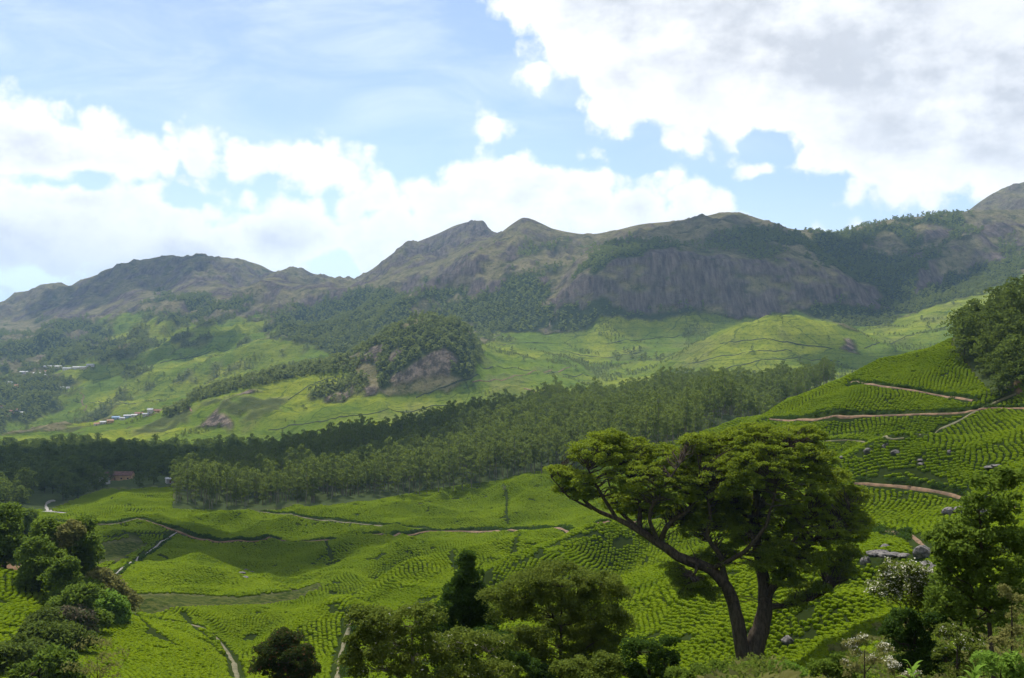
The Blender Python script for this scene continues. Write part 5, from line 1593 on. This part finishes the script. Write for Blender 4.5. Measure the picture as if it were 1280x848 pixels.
# ---------------------------------------------------------------- houses of the villages
M_WALLS = {n: plain_mat(n + '_wall', a, b, 0.5) for n, a, b in (('white', (.38, .36, .33), (.52, .50, .46)), ('cream', (.42, .36, .26), (.55, .48, .36)), ('blue', (.22, .30, .42), (.30, .38, .50)), ('ochre', (.38, .24, .12), (.48, .32, .18)))}
M_ROOFS = {n: plain_mat(n + '_roof', a, b, 0.4) for n, a, b in (('red', (.14, .060, .045), (.22, .10, .07)), ('brown', (.07, .036, .028), (.13, .07, .055)), ('grey', (.24, .25, .27), (.38, .39, .41)), ('rust', (.24, .12, .075), (.34, .19, .12)), ('pale', (.34, .34, .34), (.50, .50, .49)), ('blue', (.14, .22, .34), (.22, .32, .46)))}
M_GLASS = plain_mat('window_glass', (.02, .025, .03), (.04, .045, .05), 1.0, 0.15)
BOXC = {}


def box_mesh(name, mat, x0, x1, y0, y1, z0, z1):
    key = (name, mat.name, x0, x1, y0, y1, z0, z1)
    if key not in BOXC:
        G = Geo()
        G.add([(x0, y0, z0), (x1, y0, z0), (x1, y1, z0), (x0, y1, z0), (x0, y0, z1), (x1, y0, z1), (x1, y1, z1), (x0, y1, z1)],
              [[0, 3, 2, 1], [4, 5, 6, 7], [0, 1, 5, 4], [1, 2, 6, 5], [2, 3, 7, 6], [3, 0, 4, 7]])
        me_ = G.mesh(name)
        me_.materials.append(mat)
        BOXC[key] = me_
    return BOXC[key]


def house(px, py, w, d, h, rot, wall, roof, label, ymin=600, group=None):
    x_, y_, z_ = pick(px, py, ymin)
    root = link('house', None, label=label, category='house', group=group, loc=(x_, y_, z_))
    root.rotation_euler = (0, 0, rot)
    link('wall', box_mesh('wall', M_WALLS[wall], -w / 2, w / 2, -d / 2, d / 2, -2.0, h), None, root)
    G = Geo()
    e, rh, th = 0.6, d * 0.26, 0.18
    zb = h - 0.1
    prof = [(-d / 2 - e, zb), (0, zb + rh), (d / 2 + e, zb), (d / 2 + e, zb + th), (0, zb + rh + th), (-d / 2 - e, zb + th)]
    V = [(-w / 2 - e, a, b) for a, b in prof] + [(w / 2 + e, a, b) for a, b in prof]
    G.add(V, [[0, 1, 7, 6], [1, 2, 8, 7], [2, 3, 9, 8], [3, 4, 10, 9], [4, 5, 11, 10], [5, 0, 6, 11], [0, 5, 4, 1], [1, 4, 3, 2], [6, 7, 10, 11], [7, 8, 9, 10]])
    gb = Geo()
    link('roof', G.mesh('roof'), M_ROOFS[roof], root)
    gb.add([(-w / 2, -d / 2, h), (-w / 2, d / 2, h), (-w / 2, 0, zb + rh), (w / 2, -d / 2, h), (w / 2, d / 2, h), (w / 2, 0, zb + rh)], [[0, 2, 1], [3, 4, 5]])
    link('gable', gb.mesh('gable'), M_WALLS[wall], root)
    n = max(1, int(w / 4.5))
    for k in range(n):
        xc = -w / 2 + w * (k + 0.5) / n
        if k == n // 2:
            link('door', box_mesh('door', M_ROOFS['red'], -0.5, 0.5, -0.06, 0.04, 0.0, 2.1), None, root, loc=(xc, -d / 2, 0))
        else:
            link('window', box_mesh('window', M_GLASS, -0.6, 0.6, -0.05, 0.05, 0.95, 2.1), None, root, loc=(xc, -d / 2, 0))


HS = [
    (121, 532, 8, 6, 3, 0.2, 'cream', 'rust', 'leftmost small cream house of the hillside hamlet'),
    (129, 530, 9, 6, 3, 0.1, 'white', 'pale', 'white house second from the left in the hillside hamlet'),
    (138, 528, 10, 7, 3, 0.3, 'ochre', 'rust', 'ochre walled house with rusty roof left in the hamlet'),
    (145, 524, 12, 7, 3, 0.15, 'blue', 'blue', 'long blue roofed house in the middle of the hamlet'),
    (153, 525, 8, 6, 3, 0.2, 'white', 'grey', 'small grey roofed house right of the blue roofed one'),
    (160, 522, 13, 7, 3.2, 0.2, 'blue', 'grey', 'long grey blue house in the middle of the hamlet'),
    (168, 521, 9, 6, 3, 0.1, 'white', 'pale', 'pale roofed house right of the long grey blue one'),
    (174, 519, 13, 8, 3, 0.2, 'cream', 'red', 'large red roofed house right of the middle of the hamlet'),
    (182, 520, 9, 6, 3, 0.25, 'white', 'grey', 'grey roofed house near the orange bare soil of the hamlet'),
    (188, 516, 8, 8, 5.5, 0.1, 'white', 'grey', 'tall two storey white house at the top right of the hamlet'),
    (196, 516, 9, 6, 3, 0.2, 'ochre', 'red', 'rightmost ochre house of the hamlet'),
    (2, 510, 14, 8, 4, 0.1, 'white', 'rust', 'uppermost house of the settlement at the left edge'),
    (6, 514, 12, 8, 4, 0.3, 'cream', 'red', 'red roofed house at the left edge, second from the top'),
    (14, 516, 12, 7, 3.5, 0.2, 'ochre', 'red', 'ochre house in the middle of the left edge settlement'),
    (22, 514, 9, 7, 3.5, 0.1, 'white', 'rust', 'rusty roofed house right in the left edge settlement'),
    (28, 518, 9, 7, 3.5, 0.4, 'white', 'pale', 'lowest right white house of the left edge settlement'),
    (30, 467, 20, 8, 4, 0.0, 'white', 'pale', 'long white shed lowest in the far upper village'),
    (46, 469, 18, 8, 4, 0.1, 'white', 'pale', 'long pale shed right of the lowest one in the far village'),
    (58, 466, 14, 8, 4, 0.1, 'white', 'rust', 'rusty roofed building left of the bright white one in the far village'),
    (57, 470, 10, 7, 4, 0.1, 'white', 'pale', 'bright white little building in the far village'),
    (60, 460, 20, 8, 4, 0.0, 'white', 'pale', 'long shed in the top row of the far village, first from the left'),
    (72, 460, 22, 8, 4, 0.0, 'cream', 'pale', 'long shed in the top row of the far village, second from the left'),
    (84, 462, 22, 8, 4, 0.0, 'white', 'grey', 'long shed in the top row of the far village, third from the left'),
    (96, 461, 20, 8, 4, 0.0, 'white', 'pale', 'long shed in the top row of the far village, fourth from the left'),
    (104, 461, 18, 8, 4, 0.0, 'cream', 'grey', 'long shed in the top row of the far village, fifth from the left'),
    (113, 458, 18, 8, 4, 0.05, 'white', 'pale', 'rightmost long shed of the far village'),
    (18, 477, 14, 8, 4, 0.2, 'ochre', 'rust', 'orange house among the trees at the far left, upper one'),
    (14, 480, 16, 8, 4, 0.0, 'white', 'pale', 'long white house among the trees at the far left'),
    (20, 484, 10, 8, 4, 0.1, 'ochre', 'rust', 'orange house among the trees at the far left, lower one'),
    (78, 486, 8, 6, 3, 0.1, 'white', 'grey', 'tiny white house beside the dark grove, left of two'),
    (85, 486, 8, 6, 3, 0.3, 'white', 'grey', 'tiny white house beside the dark grove, right of two'),
]
for h_ in HS:
    house(*h_, ymin=1300)
NH = [
    (146, 600, 24, 9, 4, 0.03, 'ochre', 'brown', 'long red-roofed bungalow among the valley trees'),
    (126, 600, 9, 7, 4, 0.1, 'white', 'rust', 'small pale building at the left end of the long red-roofed bungalow'),
    (130, 605, 7, 5, 3, -0.2, 'white', 'pale', 'small white shed just below the pale building in the valley'),
    (212, 604, 5, 4, 3, 0.5, 'white', 'pale', 'little white hut at the left end of the plantation'),
    (150, 578, 7, 6, 4, 0.2, 'cream', 'grey', 'small cream building in the trees above the red-roofed bungalow'),
    (6, 560, 14, 8, 4, 0.1, 'white', 'pale', 'white building in the dark trees at the left edge'),
    (30, 569, 7, 5, 3, -0.3, 'white', 'pale', 'small white hut in the dark trees near the left edge'),
]
for h_ in NH:
    house(*h_, ymin=640)


# ---------------------------------------------------------------- cumulus overhead, beyond the top of the picture
mc, q = material('cloud_white')
d = q.n('ShaderNodeBsdfDiffuse', {'Color': (0.96, 0.96, 0.96, 1)})
t_ = q.n('ShaderNodeBsdfTranslucent', {'Color': (0.96, 0.96, 0.96, 1)})
finish(q, q.n('ShaderNodeMixShader', {0: 0.6, 1: d.outputs[0], 2: t_.outputs[0]}).outputs[0])


def cloud(x, y, rx, ry, seed, alt=2500.0):
    rng = np.random.default_rng(seed)
    gz = float(H(x, y))
    k = (alt - gz) / S.z
    cx_, cy_ = x + S.x * k, y + S.y * k
    G = Geo()
    n = 64
    for i in range(n):
        a, r = rng.uniform(0, 2 * math.pi), rng.random()**0.5 * 0.8
        c0 = np.array([rx * r * math.cos(a), ry * r * math.sin(a), 0])
        s_ = min(rx, ry) * rng.uniform(0.22, 0.42) * (1.15 - 0.5 * r)
        nth, nph = 14, 9
        th, ph = np.meshgrid(np.linspace(0, 2 * math.pi, nth, endpoint=False), np.linspace(0.05, math.pi - 0.05, nph), indexing='ij')
        D = np.stack([np.cos(th) * np.sin(ph), np.sin(th) * np.sin(ph), np.cos(ph)], -1)
        V = D * s_ * (1 + 0.22 * (fbm(th * 2 + i, ph * 3, 3, seed) - 0.5))[..., None]
        V[..., 2] = np.maximum(V[..., 2] * 0.7, -s_ * 0.15) + s_ * 0.3
        idx = np.arange(nth * nph).reshape(nth, nph)
        nx = np.roll(idx, -1, 0)
        G.add((V + c0).reshape(-1, 3), np.stack([idx[:, :-1], idx[:, 1:], nx[:, 1:], nx[:, :-1]], -1).reshape(-1, 4))
    link('cloud', G.mesh('cloud', True), mc, kind='structure', loc=(cx_, cy_, alt))


for k_, (x, y, rx, ry) in enumerate([(-1650, 4650, 420, 330), (-330, 960, 250, 300), (-150, 790, 130, 110), (-90, 960, 130, 110), (560, 2800, 360, 300), (980, 2800, 200, 200), (330, 2420, 190, 60), (620, 1720, 220, 90), (-900, 2900, 260, 150), (-120, 480, 70, 70)]):
    cloud(x, y, rx, ry, 200 + k_)

# ---------------------------------------------------------------- air
hz, q = material('air')
vol = q.n('ShaderNodeVolumePrincipled', {'Color': (0.42, 0.68, 1.0, 1), 'Density': 4.5e-5, 'Anisotropy': 0.3})
q.n('ShaderNodeOutputMaterial', {'Volume': vol.outputs[0]})
G = Geo()
x0, x1, y0, y1, z0, z1 = -70000, 70000, -1000, 61000, -4000, 900
G.add([(x0, y0, z0), (x1, y0, z0), (x1, y1, z0), (x0, y1, z0), (x0, y0, z1), (x1, y0, z1), (x1, y1, z1), (x0, y1, z1)],
      [[0, 3, 2, 1], [4, 5, 6, 7], [0, 1, 5, 4], [1, 2, 6, 5], [2, 3, 7, 6], [3, 0, 4, 7]])
link('haze', G.mesh('haze'), hz, kind='stuff')
